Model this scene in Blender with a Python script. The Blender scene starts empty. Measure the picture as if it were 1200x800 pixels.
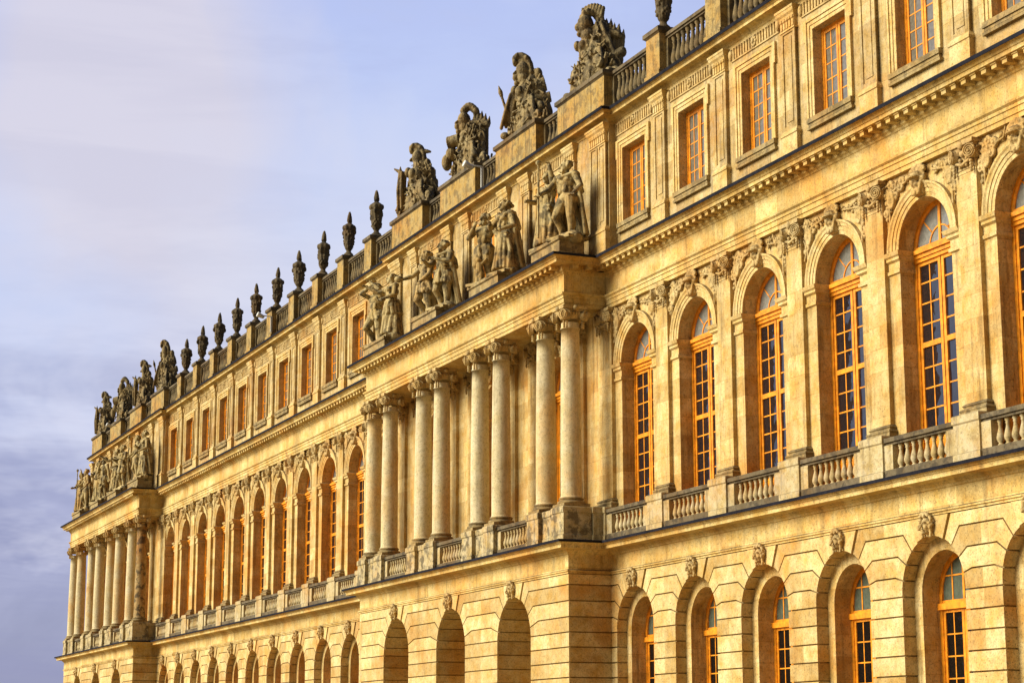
import bpy, bmesh, math, random
from mathutils import Vector, Matrix, Euler
PI = math.pi
R = random.Random(7)
C = bpy.context.scene.collection
scene = bpy.context.scene
W = 4.3                                   # bay width
NEAR = [W * k for k in range(8)]          # near wing bays
FAR = [-26.17 - W * k for k in range(11)] # far wing bays
PC, PS, PH = -13.0, 6.37, 1.08            # near pavilion centre, bay, half pair
FC, FS, FH = -83.4, 7.0, 1.45             # end pavilion
GZ = -1.7                                 # ground level (camera height is z = 0)

# ------------------------------------------------------------------ mesh builder
class MB:
    def __init__(s): s.v = []; s.f = []; s.sm = []
    def add(s, vs, fs, smooth=False, m=None):
        b = len(s.v)
        s.v += [tuple(m @ Vector(p)) for p in vs] if m is not None else [tuple(p) for p in vs]
        for f in fs: s.f.append([b + i for i in f]); s.sm.append(smooth)
        return s
    def box(s, x0, x1, y0, y1, z0, z1, m=None):
        v = [(x, y, z) for z in (z0, z1) for y in (y0, y1) for x in (x0, x1)]
        return s.add(v, [(0, 2, 3, 1), (4, 5, 7, 6), (0, 1, 5, 4), (2, 6, 7, 3), (0, 4, 6, 2), (1, 3, 7, 5)], False, m)
    def quad(s, *p): return s.add(p, [(0, 1, 2, 3)])
    def prism(s, poly, y0, y1, m=None):
        n = len(poly)
        v = [(x, y0, z) for x, z in poly] + [(x, y1, z) for x, z in poly]
        f = [tuple(range(n)), tuple(range(2 * n - 1, n - 1, -1))] + [((i + 1) % n, i, n + i, n + (i + 1) % n) for i in range(n)]
        return s.add(v, f, False, m)
    def lathe(s, prof, cx=0, cy=0, seg=16, m=None, smooth=True, wob=None):
        v = []; f = []; n = len(prof)
        for i, (r, z) in enumerate(prof):
            for k in range(seg):
                a = 2 * PI * k / seg
                rr = r * (wob(a, z) if wob else 1)
                v.append((cx + rr * math.cos(a), cy + rr * math.sin(a), z))
        for i in range(n - 1):
            for k in range(seg):
                k2 = (k + 1) % seg
                f.append((i * seg + k, i * seg + k2, (i + 1) * seg + k2, (i + 1) * seg + k))
        s.add(v, f, smooth, m)
        s.add([v[k] for k in range(seg)], [tuple(range(seg - 1, -1, -1))], False, m)
        s.add([v[(n - 1) * seg + k] for k in range(seg)], [tuple(range(seg))], False, m)
        return s
    def sweep(s, path, prof, cap=True):
        n = len(path); ds = []
        for i in range(n - 1):
            d = Vector((path[i + 1][0] - path[i][0], path[i + 1][1] - path[i][1])); d.normalize(); ds.append(d)
        v = []
        for i, p in enumerate(path):
            a = ds[max(i - 1, 0)]; b = ds[min(i, n - 2)]
            na = Vector((-a.y, a.x)); nb = Vector((-b.y, b.x))
            m = (na + nb) / (1 + na.dot(nb))
            for o, z in prof: v.append((p[0] + m.x * o, p[1] + m.y * o, z))
        k = len(prof); f = []
        for i in range(n - 1):
            for j in range(k - 1):
                f.append((i * k + j, (i + 1) * k + j, (i + 1) * k + j + 1, i * k + j + 1))
        if cap: f += [tuple(range(k)), tuple(range(n * k - 1, (n - 1) * k - 1, -1))]
        return s.add(v, f)
    def ell(s, c, r, rot=None, u=14, w=9):
        m = Matrix.Translation(c) @ (Euler(rot).to_matrix().to_4x4() if rot else Matrix()) @ Matrix.Diagonal((r[0], r[1], r[2], 1))
        v = [(0, 0, -1)]; f = []
        for i in range(1, w):
            t = PI * i / w
            for k in range(u):
                a = 2 * PI * k / u; v.append((math.sin(t) * math.cos(a), math.sin(t) * math.sin(a), -math.cos(t)))
        v.append((0, 0, 1)); L = len(v) - 1
        for k in range(u):
            k2 = (k + 1) % u
            f.append((0, 1 + k2, 1 + k))
            for i in range(w - 2): f.append((1 + i * u + k, 1 + i * u + k2, 1 + (i + 1) * u + k2, 1 + (i + 1) * u + k))
            f.append((1 + (w - 2) * u + k, 1 + (w - 2) * u + k2, L))
        return s.add(v, f, True, m)
    def tube(s, pts, rs, seg=8):
        pts = [Vector(p) for p in pts]; n = len(pts)
        if not isinstance(rs, (list, tuple)): rs = [rs] * n
        v = []; f = []; up = None
        for i in range(n):
            d = (pts[min(i + 1, n - 1)] - pts[max(i - 1, 0)]).normalized()
            if up is None: up = Vector((0, 0, 1)) if abs(d.z) < .9 else Vector((0, 1, 0))
            a = d.cross(up).normalized(); up = a.cross(d).normalized()
            for k in range(seg):
                t = 2 * PI * k / seg; v.append(tuple(pts[i] + (a * math.cos(t) + up * math.sin(t)) * rs[i]))
        for i in range(n - 1):
            for k in range(seg):
                k2 = (k + 1) % seg; f.append((i * seg + k, i * seg + k2, (i + 1) * seg + k2, (i + 1) * seg + k))
        f += [tuple(range(seg - 1, -1, -1)), tuple(range((n - 1) * seg, n * seg))]
        return s.add(v, f, True)
    def cap(s, p, q, r1, r2, seg=9):
        p = Vector(p); q = Vector(q); d = q - p
        if d.length < 1e-6: return s.ell(p, (r1,) * 3)
        d.normalize(); n = 4; pts = []; rs = []
        for i in range(1, n + 1):
            a = PI / 2 * i / n; pts.append(p - d * r1 * math.cos(a)); rs.append(r1 * math.sin(a))
        for i in range(0, n):
            a = PI / 2 * i / n; pts.append(q + d * r2 * math.sin(a)); rs.append(r2 * math.cos(a))
        return s.tube(pts, rs, seg)
    def mesh(s, name, mat):
        me = bpy.data.meshes.new(name); me.from_pydata(s.v, [], s.f); me.update()
        for p, sm in zip(me.polygons, s.sm): p.use_smooth = sm
        if mat: me.materials.append(mat)
        return me

WL = {}                                    # world location of every object (no parent is ever rotated before copying)
def link(name, data, loc, parent=None, label=None):
    o = bpy.data.objects.new(name, data); C.objects.link(o)
    if parent is not None: o.parent = parent; o.location = Vector(loc) - WL[parent]
    else: o.location = loc
    WL[o] = Vector(loc)
    if label: o['label'] = label
    return o
def obj(name, mb, mat, parent=None, loc=(0, 0, 0), label=None):
    return link(name, mb.mesh(name, mat), loc, parent, label)
def dup(o, loc, parent=None):
    c = o.copy(); C.objects.link(c); WL[c] = Vector(loc)
    c.parent = parent; c.location = Vector(loc) - WL[parent] if parent is not None else loc
    for ch in list(o.children): dup(ch, Vector(loc) + ch.location, c)
    return c
def tag(o, label, cat, group=None):
    o['label'] = label; o['category'] = cat
    if group: o['group'] = group
    return o
def carve(mb, name, mat, vox, smooth=2, disp=0.0, dscale=.15):
    """union of the shapes in mb as one continuous carved surface"""
    me = mb.mesh('tmp', None); o = bpy.data.objects.new('tmp', me); C.objects.link(o)
    m = o.modifiers.new('r', 'REMESH'); m.mode = 'VOXEL'; m.voxel_size = vox; m.use_smooth_shade = True
    m = o.modifiers.new('s', 'SMOOTH'); m.iterations = smooth; m.factor = .5
    if disp:
        t = bpy.data.textures.new('t', 'CLOUDS'); t.noise_scale = dscale; t.noise_depth = 3
        m = o.modifiers.new('d', 'DISPLACE'); m.texture = t; m.strength = disp; m.mid_level = .5
    dg = bpy.context.evaluated_depsgraph_get()
    out = bpy.data.meshes.new_from_object(o.evaluated_get(dg)); out.name = name
    bpy.data.objects.remove(o); bpy.data.meshes.remove(me)
    for p in out.polygons: p.use_smooth = True
    out.materials.clear(); out.materials.append(mat)
    return out

# ------------------------------------------------------------------ materials
def nodes(name):
    m = bpy.data.materials.new(name); m.use_nodes = True
    nt = m.node_tree; return m, nt, nt.nodes['Principled BSDF']
def N(nt, t, **kw):
    n = nt.nodes.new(t)
    for k, v in kw.items():
        if k.startswith('i_'):
            key = k[2:]; n.inputs[int(key) if key.isdigit() else key].default_value = v
        else: setattr(n, k, v)
    return n
def ramp(nt, src, stops):
    r = N(nt, 'ShaderNodeValToRGB'); e = r.color_ramp.elements
    while len(e) < len(stops): e.new(.5)
    for el, (p, c) in zip(e, stops): el.position = p; el.color = c if len(c) == 4 else (*c, 1)
    nt.links.new(src, r.inputs[0]); return r.outputs[0]
def mix(nt, fac, a, b, bt='MIX'):
    n = N(nt, 'ShaderNodeMix', data_type='RGBA', blend_type=bt)
    for s, v in ((n.inputs[0], fac), (n.inputs[6], a), (n.inputs[7], b)):
        if hasattr(v, 'is_output'): nt.links.new(v, s)
        elif isinstance(v, (int, float)): s.default_value = v
        else: s.default_value = (*v, 1) if len(v) == 3 else v
    return n.outputs[2]
def math_(nt, op, a, b=None):
    n = N(nt, 'ShaderNodeMath', operation=op)
    for i, v in enumerate((a, b)):
        if v is None: continue
        if hasattr(v, 'is_output'): nt.links.new(v, n.inputs[i])
        else: n.inputs[i].default_value = v
    return n.outputs[0]
def noise(nt, vec, scale, detail=4, rough=.6, dist=0):
    n = N(nt, 'ShaderNodeTexNoise'); n.inputs['Scale'].default_value = scale; n.inputs['Detail'].default_value = detail
    n.inputs['Roughness'].default_value = rough; n.inputs['Distortion'].default_value = dist
    nt.links.new(vec, n.inputs['Vector']); return n.outputs[0]
def scaled(nt, vec, s):
    n = N(nt, 'ShaderNodeVectorMath', operation='MULTIPLY'); nt.links.new(vec, n.inputs[0]); n.inputs[1].default_value = s
    return n.outputs[0]

def stone(name, pale, ochre, dirt=(.075, .045, .016), joints=None, streak=.35, lichen=.6, blotch=.0, grain=1.0, crust=0.0, bump=.5, lich0=.45, island=False, rain=(0, 0, 1)):
    m, nt, b = nodes(name)
    geo = N(nt, 'ShaderNodeNewGeometry'); P = geo.outputs['Position']
    big = noise(nt, P, .35, 5, .6, .4); mid = noise(nt, P, 1.7, 5, .65, .2); fine = noise(nt, P, 8, 5, .75); grit = noise(nt, P, 21, 3, .75)
    col = mix(nt, ramp(nt, mid, [(.38, (0, 0, 0)), (.66, (1, 1, 1))]), pale, ochre)
    rust = tuple(c * k for c, k in zip(ochre, (1.08, .80, .5)))
    col = mix(nt, ramp(nt, big, [(.50, (0, 0, 0)), (.68, (.75, .75, .75))]), col, rust)
    if joints:
        sep = N(nt, 'ShaderNodeSeparateXYZ'); nt.links.new(P, sep.inputs[0])
        u = math_(nt, 'ADD', sep.outputs[0], sep.outputs[1])
        cmb = N(nt, 'ShaderNodeCombineXYZ'); nt.links.new(u, cmb.inputs[0]); nt.links.new(sep.outputs[2], cmb.inputs[1])
        br = N(nt, 'ShaderNodeTexBrick', offset=.5, squash=1.0)
        br.inputs['Scale'].default_value = 1; br.inputs['Brick Width'].default_value = joints[0]; br.inputs['Row Height'].default_value = joints[1]
        br.inputs['Mortar Size'].default_value = .012; br.inputs['Mortar Smooth'].default_value = .3
        br.inputs['Color1'].default_value = (.72, .64, .50, 1); br.inputs['Color2'].default_value = (1.14, 1.16, 1.2, 1); br.inputs['Mortar'].default_value = (.74, .66, .52, 1)
        nt.links.new(cmb.outputs[0], br.inputs['Vector'])
        col = mix(nt, .8, col, br.outputs['Color'], 'MULTIPLY')
    if island:
        col = mix(nt, .9, col, ramp(nt, geo.outputs['Random Per Island'], [(0, (.70, .63, .50)), (.5, (.96, .95, .93)), (1, (1.14, 1.16, 1.2))]), 'MULTIPLY')
    col = mix(nt, ramp(nt, fine, [(.30, (.85, .85, .85)), (.50, (0, 0, 0))]), col, mix(nt, .5, col, dirt))
    col = mix(nt, ramp(nt, grit, [(.30, (grain * .8,) * 3), (.46, (0, 0, 0))]), col, dirt)
    pat = noise(nt, P, .9, 6, .72, .6)                       # old brown staining in patches
    col = mix(nt, ramp(nt, pat, [(.54, (0, 0, 0)), (.70, (.55, .55, .55))]), col, mix(nt, .62, col, (.16, .085, .022)))
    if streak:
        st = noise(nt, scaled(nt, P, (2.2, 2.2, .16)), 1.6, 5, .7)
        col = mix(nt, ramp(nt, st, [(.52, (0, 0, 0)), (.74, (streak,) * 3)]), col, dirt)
    if blotch:
        bl = noise(nt, P, 2.6, 6, .7, .3)
        col = mix(nt, ramp(nt, bl, [(.46, (0, 0, 0)), (.60, (blotch,) * 3)]), col, (.62, .56, .42))
        bl2 = noise(nt, scaled(nt, P, (1, 1, .6)), 1.9, 6, .75, .3)
        col = mix(nt, ramp(nt, bl2, [(.52, (0, 0, 0)), (.66, (blotch,) * 3)]), col, (.06, .05, .03))
    if crust:
        cr = noise(nt, P, 2.3, 5, .7, .3)
        col = mix(nt, ramp(nt, cr, [(.50, (0, 0, 0)), (.58, (crust,) * 3)]), col, (.028, .022, .015))
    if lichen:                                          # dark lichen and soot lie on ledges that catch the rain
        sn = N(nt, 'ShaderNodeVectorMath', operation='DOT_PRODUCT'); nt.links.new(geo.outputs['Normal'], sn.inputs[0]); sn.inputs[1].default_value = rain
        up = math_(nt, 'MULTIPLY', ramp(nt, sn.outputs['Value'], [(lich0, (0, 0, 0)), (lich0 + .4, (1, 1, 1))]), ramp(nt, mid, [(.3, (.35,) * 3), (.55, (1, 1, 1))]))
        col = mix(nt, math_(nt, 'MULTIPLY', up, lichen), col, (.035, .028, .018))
    nt.links.new(col, b.inputs['Base Color'])
    b.inputs['Roughness'].default_value = .88; b.inputs['Specular IOR Level'].default_value = .25
    bm = N(nt, 'ShaderNodeBump'); bm.inputs['Strength'].default_value = bump; bm.inputs['Distance'].default_value = .03
    h = math_(nt, 'ADD', math_(nt, 'MULTIPLY', fine, .8), math_(nt, 'MULTIPLY', grit, .5))
    nt.links.new(h, bm.inputs['Height']); nt.links.new(bm.outputs[0], b.inputs['Normal'])
    return m

PALE = (.62, .475, .215); OCH = (.52, .32, .08)
M = {}
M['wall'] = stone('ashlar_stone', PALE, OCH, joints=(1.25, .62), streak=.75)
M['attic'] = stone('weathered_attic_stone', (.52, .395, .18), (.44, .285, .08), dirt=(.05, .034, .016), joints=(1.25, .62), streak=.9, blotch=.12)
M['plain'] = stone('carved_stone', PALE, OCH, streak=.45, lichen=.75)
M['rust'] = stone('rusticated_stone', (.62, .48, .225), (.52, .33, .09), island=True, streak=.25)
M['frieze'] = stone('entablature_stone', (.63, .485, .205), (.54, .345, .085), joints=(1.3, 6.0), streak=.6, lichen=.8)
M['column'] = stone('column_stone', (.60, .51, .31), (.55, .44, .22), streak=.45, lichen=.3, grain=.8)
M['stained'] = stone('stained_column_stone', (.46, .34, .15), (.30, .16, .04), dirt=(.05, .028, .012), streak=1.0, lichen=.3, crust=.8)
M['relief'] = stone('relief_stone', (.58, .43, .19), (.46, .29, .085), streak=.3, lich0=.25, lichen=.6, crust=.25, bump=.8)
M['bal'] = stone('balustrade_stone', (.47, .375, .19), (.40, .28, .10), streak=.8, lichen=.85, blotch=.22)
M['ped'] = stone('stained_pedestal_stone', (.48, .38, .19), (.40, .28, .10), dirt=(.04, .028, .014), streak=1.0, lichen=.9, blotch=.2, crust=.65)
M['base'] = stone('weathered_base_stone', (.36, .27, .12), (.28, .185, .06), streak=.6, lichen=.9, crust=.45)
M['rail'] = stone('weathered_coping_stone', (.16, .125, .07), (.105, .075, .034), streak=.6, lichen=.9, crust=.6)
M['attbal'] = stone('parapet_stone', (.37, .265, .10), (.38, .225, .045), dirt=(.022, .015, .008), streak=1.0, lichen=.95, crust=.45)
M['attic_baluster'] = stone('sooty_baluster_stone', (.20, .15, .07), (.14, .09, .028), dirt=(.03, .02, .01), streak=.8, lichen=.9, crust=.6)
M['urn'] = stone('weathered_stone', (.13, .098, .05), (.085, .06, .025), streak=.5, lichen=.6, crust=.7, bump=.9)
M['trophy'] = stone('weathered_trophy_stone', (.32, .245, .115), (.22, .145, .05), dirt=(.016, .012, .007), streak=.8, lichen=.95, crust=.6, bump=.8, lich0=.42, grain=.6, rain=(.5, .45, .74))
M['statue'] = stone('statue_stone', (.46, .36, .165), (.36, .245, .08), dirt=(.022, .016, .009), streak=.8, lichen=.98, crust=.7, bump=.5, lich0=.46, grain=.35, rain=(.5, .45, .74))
def flat(name, col, rough=.5, spec=.5, metal=0, var=.25, sc=6):
    m, nt, b = nodes(name)
    geo = N(nt, 'ShaderNodeNewGeometry'); f = noise(nt, geo.outputs['Position'], sc, 5, .65)
    c = mix(nt, ramp(nt, f, [(.35, (0, 0, 0)), (.7, (1, 1, 1))]), tuple(x * (1 - var) for x in col), tuple(min(1, x * (1 + var)) for x in col))
    nt.links.new(c, b.inputs['Base Color']); b.inputs['Roughness'].default_value = rough
    b.inputs['Specular IOR Level'].default_value = spec; b.inputs['Metallic'].default_value = metal
    return m
M['wood'] = flat('ochre_painted_wood', (.70, .245, .008), .5, .35, 0, .35, 5)
M['lead'] = flat('lead_sheet', (.010, .010, .016), .8, .12, 0, .5, 3)
M['white'] = flat('white_lamp_metal', (.6, .58, .5), .4)
M['roof'] = flat('zinc_roof', (.16, .17, .19), .6)
M['dark'] = flat('dark_interior', (.02, .016, .012), .9, .1)
M['gravel'] = flat('gravel', (.33, .25, .13), .95, .2, 0, .3, 30)
def glass(name, base, ior, rough=.04):
    m, nt, b = nodes(name)
    geo = N(nt, 'ShaderNodeNewGeometry'); f = noise(nt, geo.outputs['Position'], 2.2, 2, .5)
    bm = N(nt, 'ShaderNodeBump'); bm.inputs['Strength'].default_value = .6; bm.inputs['Distance'].default_value = .03
    nt.links.new(f, bm.inputs['Height']); nt.links.new(bm.outputs[0], b.inputs['Normal'])
    d = noise(nt, geo.outputs['Position'], 9, 4, .6)
    nt.links.new(mix(nt, ramp(nt, d, [(.4, (0, 0, 0)), (.7, (1, 1, 1))]), tuple(x * .7 for x in base), base), b.inputs['Base Color'])
    b.inputs['Roughness'].default_value = rough; b.inputs['IOR'].default_value = ior
    return m
M['glass'] = glass('window_glass', (.012, .012, .015), 2.0)
M['glassdark'] = glass('dark_window_glass', (.008, .007, .006), 1.3)
M['frost'] = glass('curtained_glass', (.24, .235, .20), 1.5, .07)
M['attic_glass'] = glass('curtained_attic_glass', (.17, .15, .11), 1.75, .06)
M['reflectgreen'] = glass('green_reflection_glass', (.10, .12, .085), 1.6, .08)  # greenish reflection of sky and trees put into the pane colour

# ------------------------------------------------------------------ building helpers
def arc(xc, zs, r, a0=0, a1=PI, n=16):
    return [(xc + r * math.cos(a0 + (a1 - a0) * i / n), zs + r * math.sin(a0 + (a1 - a0) * i / n)) for i in range(n + 1)]
def wall_bay(mb, x0, x1, z0, z1, xc, hw, zb, zt, y, depth, arch=True, n=16):
    """wall with one opening; zt is the springing line of an arch or the flat head"""
    q = lambda a, b, c, d: mb.quad((a, y, c), (b, y, c), (b, y, d), (a, y, d))
    if x0 < xc - hw: q(x0, xc - hw, z0, z1)
    if x1 > xc + hw: q(xc + hw, x1, z0, z1)
    if zb > z0: q(xc - hw, xc + hw, z0, zb)
    if arch:
        out = arc(xc, zt, hw, 0, PI, n)
        for (xa, za), (xb, zb2) in zip(out, out[1:]): mb.quad((xb, y, zb2), (xa, y, za), (xa, y, z1), (xb, y, z1))
    else:
        q(xc - hw, xc + hw, zt, z1); out = [(xc + hw, zt), (xc - hw, zt)]
    ring = [(xc + hw, zb)] + out + [(xc - hw, zb), (xc + hw, zb)]
    for (xa, za), (xb, zb2) in zip(ring, ring[1:]):
        mb.quad((xa, y, za), (xb, y, zb2), (xb, y + depth, zb2), (xa, y + depth, za))
def arch_ring(mb, xc, zs, prof, n=20, a0=0, a1=PI):
    k = len(prof); v = []; f = []
    for i in range(n + 1):
        a = a0 + (a1 - a0) * i / n
        for r, y in prof: v.append((xc + r * math.cos(a), y, zs + r * math.sin(a)))
    for i in range(n):
        for j in range(k - 1): f.append((i * k + j, i * k + j + 1, (i + 1) * k + j + 1, (i + 1) * k + j))
    f += [tuple(range(k)), tuple(range((n + 1) * k - 1, n * k - 1, -1))]
    mb.add(v, f)

palace = link('palace', None, (-30, 8, GZ))
tag(palace, 'long ochre stone palace facade with arcades, columned pavilions and attic storey', 'palace')
P_ = palace

# paths (right to left, outward is towards the viewer)
XR = 34.0
def path(yw, yp, near, far, far_end):
    return [(XR, yw), (near[0], yw), (near[0], yp), (near[1], yp), (near[1], yw), (far, yw), (far, yp), (far_end, yp), (far_end, 13)]
GPATH = path(-.2, -1.8, (-1.8, -24.2), -71.1, -96.0)
EPATH = path(-.14, -1.75, (-2.13, -23.87), -71.15, -95.7)
APATH = path(0, -.3, (-1.4, -24.6), -70.6, -95.0)

# ---------------------------------------------------- ground storey: rusticated arcade
ZC = [5.80, 5.43, 4.89, 4.35, 3.84, 3.34, 2.83, 2.33, 1.82, 1.31, .80, .29, -.22, -.73, -1.24, GZ]
TH = [math.radians(a) for a in (25.2, 39.4, 57.5, 75.4)]
g = .022
def half_bay(mb, xc, s, Rr, zs, hb, y0, y1):
    """the courses on one side (s = +1 / -1) of an arch, each a block with open joints"""
    def pt(th, r): return (r * math.sin(th), zs + r * math.cos(th))
    def kink(i, dz, dth):
        th = TH[i] + dth; z = ZC[i] + dz; r = (z - zs) / math.cos(th); return (r * math.sin(th), z)
    for i in range(len(ZC) - 1):
        zt, zb = ZC[i] - g, ZC[i + 1] + g
        if i <= 3:
            ta = TH[i] + g / Rr
            tb = TH[i + 1] - g / Rr if i < 3 else PI / 2 - (zb - zs) / Rr
            P = [pt(tb + (ta - tb) * k / 5, Rr) for k in range(6)]
            P.append(kink(i, -g, g / (Rr + .4)))
            P += [(hb, zt), (hb, zb)]
            if i < 3: P.append(kink(i + 1, g, -g / (Rr + .4)))
        else:
            if zt > zs: P = [pt(PI / 2 - (zt - zs) / Rr, Rr), (hb, zt), (hb, zb), (Rr, zb), (Rr, zs)]
            else: P = [(Rr, zb), (Rr, zt), (hb, zt), (hb, zb)]
        P = [(xc + s * x, z) for x, z in P]
        if s < 0: P.reverse()
        mb.prism(P, y0, y1)
def keystone(mb, xc, Rr, zs, y0, y1):
    t = TH[0] - g / Rr; pts = [(xc + Rr * math.sin(a), zs + Rr * math.cos(a)) for a in [t - 2 * t * k / 6 for k in range(7)]]
    r = (5.80 - g - zs) / math.cos(t)
    mb.prism([(xc + r * math.sin(t), 5.80 - g)] + pts + [(xc - r * math.sin(t), 5.80 - g)], y0, y1)

def mask_mesh():
    b = MB()
    b.ell((0, 0, 0), (.2, .19, .27)); b.cap((0, -.19, .05), (0, -.255, -.06), .025, .04); b.ell((0, -.17, -.125), (.07, .05, .018)); b.ell((0, -.165, -.165), (.055, .05, .02)); b.ell((0, -.14, -.235), (.08, .08, .05))
    for s in (-1, 1):
        b.ell((s * .085, -.15, .045), (.035, .03, .02)); b.ell((s * .09, -.185, .095), (.07, .05, .02)); b.ell((s * .10, -.12, -.06), (.06, .06, .06))
    r = random.Random(3)
    for k in range(26):
        a = PI * (k / 25) * 1.25 - .4; q = r.uniform(.26, .33)
        b.ell((q * math.cos(a), -.02 - r.uniform(0, .09), .05 + q * math.sin(a) * 1.1), (.06, .06, .055))
    for s in (-1, 1):
        for k in range(5): b.ell((s * (.22 + .02 * (k % 2)), -.03, -.05 - .07 * k), (.055, .06, .055))
    b.ell((0, .1, 0), (.3, .12, .36)); b.cap((0, -.1, .3), (0, -.06, .42), .07, .04)
    return carve(b, 'keystone_mask', M['relief'], .015, 1, .008, .08)
mask_me = mask_mesh()

def arcade(bays, hb, Rr, ztop, y, name_label, deep, ends=()):
    zs = ztop - Rr
    blk = MB(); back = MB(); inner = MB()
    for xc in bays:
        d1 = y + (2.2 if deep else .38)
        for s in (-1, 1): half_bay(blk, xc, s, Rr, zs, hb, y, d1)
        keystone(blk, xc, Rr, zs, y - .045, d1)
        wall_bay(back, xc - hb, xc + hb, GZ, 5.86, xc, Rr + .06, GZ, zs, y + .08, d1 - y - .085)
        if not deep:
            wall_bay(inner, xc - 2.0, xc + 2.0, GZ, 5.7, xc, 1.05, GZ, zs, y + .379, .75)
        else:
            inner.quad((xc - 3, y + 2.19, GZ), (xc + 3, y + 2.19, GZ), (xc + 3, y + 2.19, 5.7), (xc - 3, y + 2.19, 5.7))
    for (xa, xb, yb) in ends:
        for i in range(len(ZC) - 1): blk.box(min(xa, xb), max(xa, xb), y, yb, ZC[i + 1] + g, ZC[i] - g)
        back.box(min(xa, xb) + .07, max(xa, xb) - .07, y + .08, yb, GZ, 5.86)
    obj('arcade_wall', back, M['rust'], P_); obj('rusticated_blocks', blk, M['rust'], P_); obj('arch_reveal', inner, M['wall'], P_)
    for xc in bays:
        o = link('keystone_mask', mask_me, (xc, y - .10, 5.55), P_); o.scale = (.82, .82, .82)
arcade(NEAR, W / 2, 1.39, 5.30, -.2, '', False)
arcade(FAR, W / 2, 1.39, 5.30, -.2, '', False)
PB = [PC - PS, PC, PC + PS]; FB = [FC - FS, FC, FC + FS]
arcade(PB, PS / 2, 1.56, 5.33, -1.8, '', True, [(PC + 1.5 * PS, -1.8, -.2), (-24.2, PC - 1.5 * PS, -.2)])
arcade(FB, FS / 2, 1.6, 5.33, -1.8, '', True, [(FC + 1.5 * FS, -71.1, -.2), (-96.0, FC - 1.5 * FS, -.2)])
b = MB()
b.sweep(GPATH, [(-.1, 5.80), (.03, 5.80), (.03, 5.85), (.07, 5.87), (.07, 5.91), (.005, 5.95), (.005, 6.44), (.05, 6.46), (.07, 6.51), (.14, 6.56), (.16, 6.60),
                (.50, 6.62), (.50, 6.73), (.53, 6.74), (.60, 6.82), (.61, 6.84), (-.1, 6.87)])
obj('lower_cornice', b, M['frieze'], P_)
b = MB(); b.sweep(GPATH, [(.59, 6.825), (.645, 6.80), (.66, 6.885), (.45, 6.915), (-.15, 6.925)], False)
obj('lead_flashing', b, M['lead'], P_)
b = MB(); b.box(-24.1, -1.9, -1.7, .2, 6.70, 6.93); b.box(-95.9, -71.2, -1.7, .2, 6.70, 6.93); obj('balcony_floor', b, M['plain'], P_)

# arcade windows
def bar(mb, x0, x1, z0, z1, y0=-.03, y1=.03): mb.box(x0, x1, y0, y1, z0, z1)
def panes(mb, x0, x1, z0, z1, y, rnd, t=.006):
    e = [rnd.uniform(-t, t) for _ in range(4)]
    mb.quad((x0, y + e[0], z0), (x1, y + e[1], z0), (x1, y + e[2], z1), (x0, y + e[3], z1))
def lunette_panes(mb, r, z0, y):
    pts = arc(0, z0, r, 0, PI, 18)
    mb.add([(0, y, z0)] + [(x, y, z) for x, z in pts], [(0, i, i + 1) for i in range(1, len(pts))])
def arcade_window():
    """local origin: threshold centre; z is world z minus GZ"""
    z = lambda a: a - GZ
    f = MB(); hw = 1.05; zs = z(3.91)
    arch_ring(f, 0, zs, [(hw, .05), (hw, -.06), (hw - .10, -.06), (hw - .12, -.03), (hw - .12, .05)])
    for s in (-1, 1):
        x = s * (hw - .06); bar(f, x - .06, x + .06, 0, zs, -.06, .05)
        x = s * (hw - .17); bar(f, x - .05, x + .05, .02, z(3.50), -.035, .04)
        bar(f, s * .06 - .05, s * .06 + .05, .02, z(3.50), -.04, .04)
        bar(f, s * .5 - .018, s * .5 + .018, .6, z(3.48), -.015, .02)
        for k in range(8): bar(f, min(s * .1, s * .84), max(s * .1, s * .84), z(2.87 - .565 * k) - .018, z(2.87 - .565 * k) + .018, -.014, .02)
        bar(f, min(s * .1, s * .84), max(s * .1, s * .84), z(3.42), z(3.50), -.034, .04)
        bar(f, min(s * .1, s * .84), max(s * .1, s * .84), .02, .62, -.02, .03)
        bar(f, s * .5 - .022, s * .5 + .022, z(3.72), z(4.72), -.02, .02)
    f.box(-1.06, 1.06, -.13, .06, z(3.50), z(3.66)); bar(f, -.92, .92, z(3.664), z(3.74), -.05, .03)
    bar(f, -.9, .9, z(4.35), z(4.39), -.021, .019); bar(f, -.04, .04, z(3.74), z(4.84), -.03, .03)
    p = MB(); r = random.Random(2)
    for c in range(4):
        x0 = (-.86, -.5, .1, .5)[c]; x1 = (-.5, -.1, .5, .86)[c]
        for k in range(6): panes(p, x0, x1, z(2.87 - .565 * k), z(min(3.44, 2.87 - .565 * (k - 1))), 0, r)
    l = MB(); lunette_panes(l, hw - .1, zs, .0); l.quad((-.93, 0, z(3.7)), (.93, 0, z(3.7)), (.93, 0, zs), (-.93, 0, zs))
    w = obj('arcade_window', f, M['wood'], P_, (NEAR[0], .76, GZ)); obj('pane', p, M['glassdark'], w, (NEAR[0], .76, GZ)); obj('lunette_pane', l, M['reflectgreen'], w, (NEAR[0], .76, GZ))
    return w
aw = arcade_window()
for x in NEAR[1:] + FAR: dup(aw, (x, .76, GZ), P_)

# ---------------------------------------------------- principal storey
up = MB()
UW = [(x, W / 2) for x in NEAR + FAR] + [(x, PS / 2) for x in PB] + [(x, FS / 2) for x in FB]
for x, h in UW: wall_bay(up, x - h, x + h, 6.86, 15.2, x, 1.19, 6.9, 13.06, 0, .8)
for a, c in ((-24.03, PC - 1.5 * PS), (PC + 1.5 * PS, -2.14), (FC + 1.5 * FS, -71.3), (-94.9, FC - 1.5 * FS), (NEAR[-1] + W / 2, XR)):
    up.quad((a, 0, 6.86), (c, 0, 6.86), (c, 0, 15.2), (a, 0, 15.2))
obj('upper_wall', up, M['wall'], P_)

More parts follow.
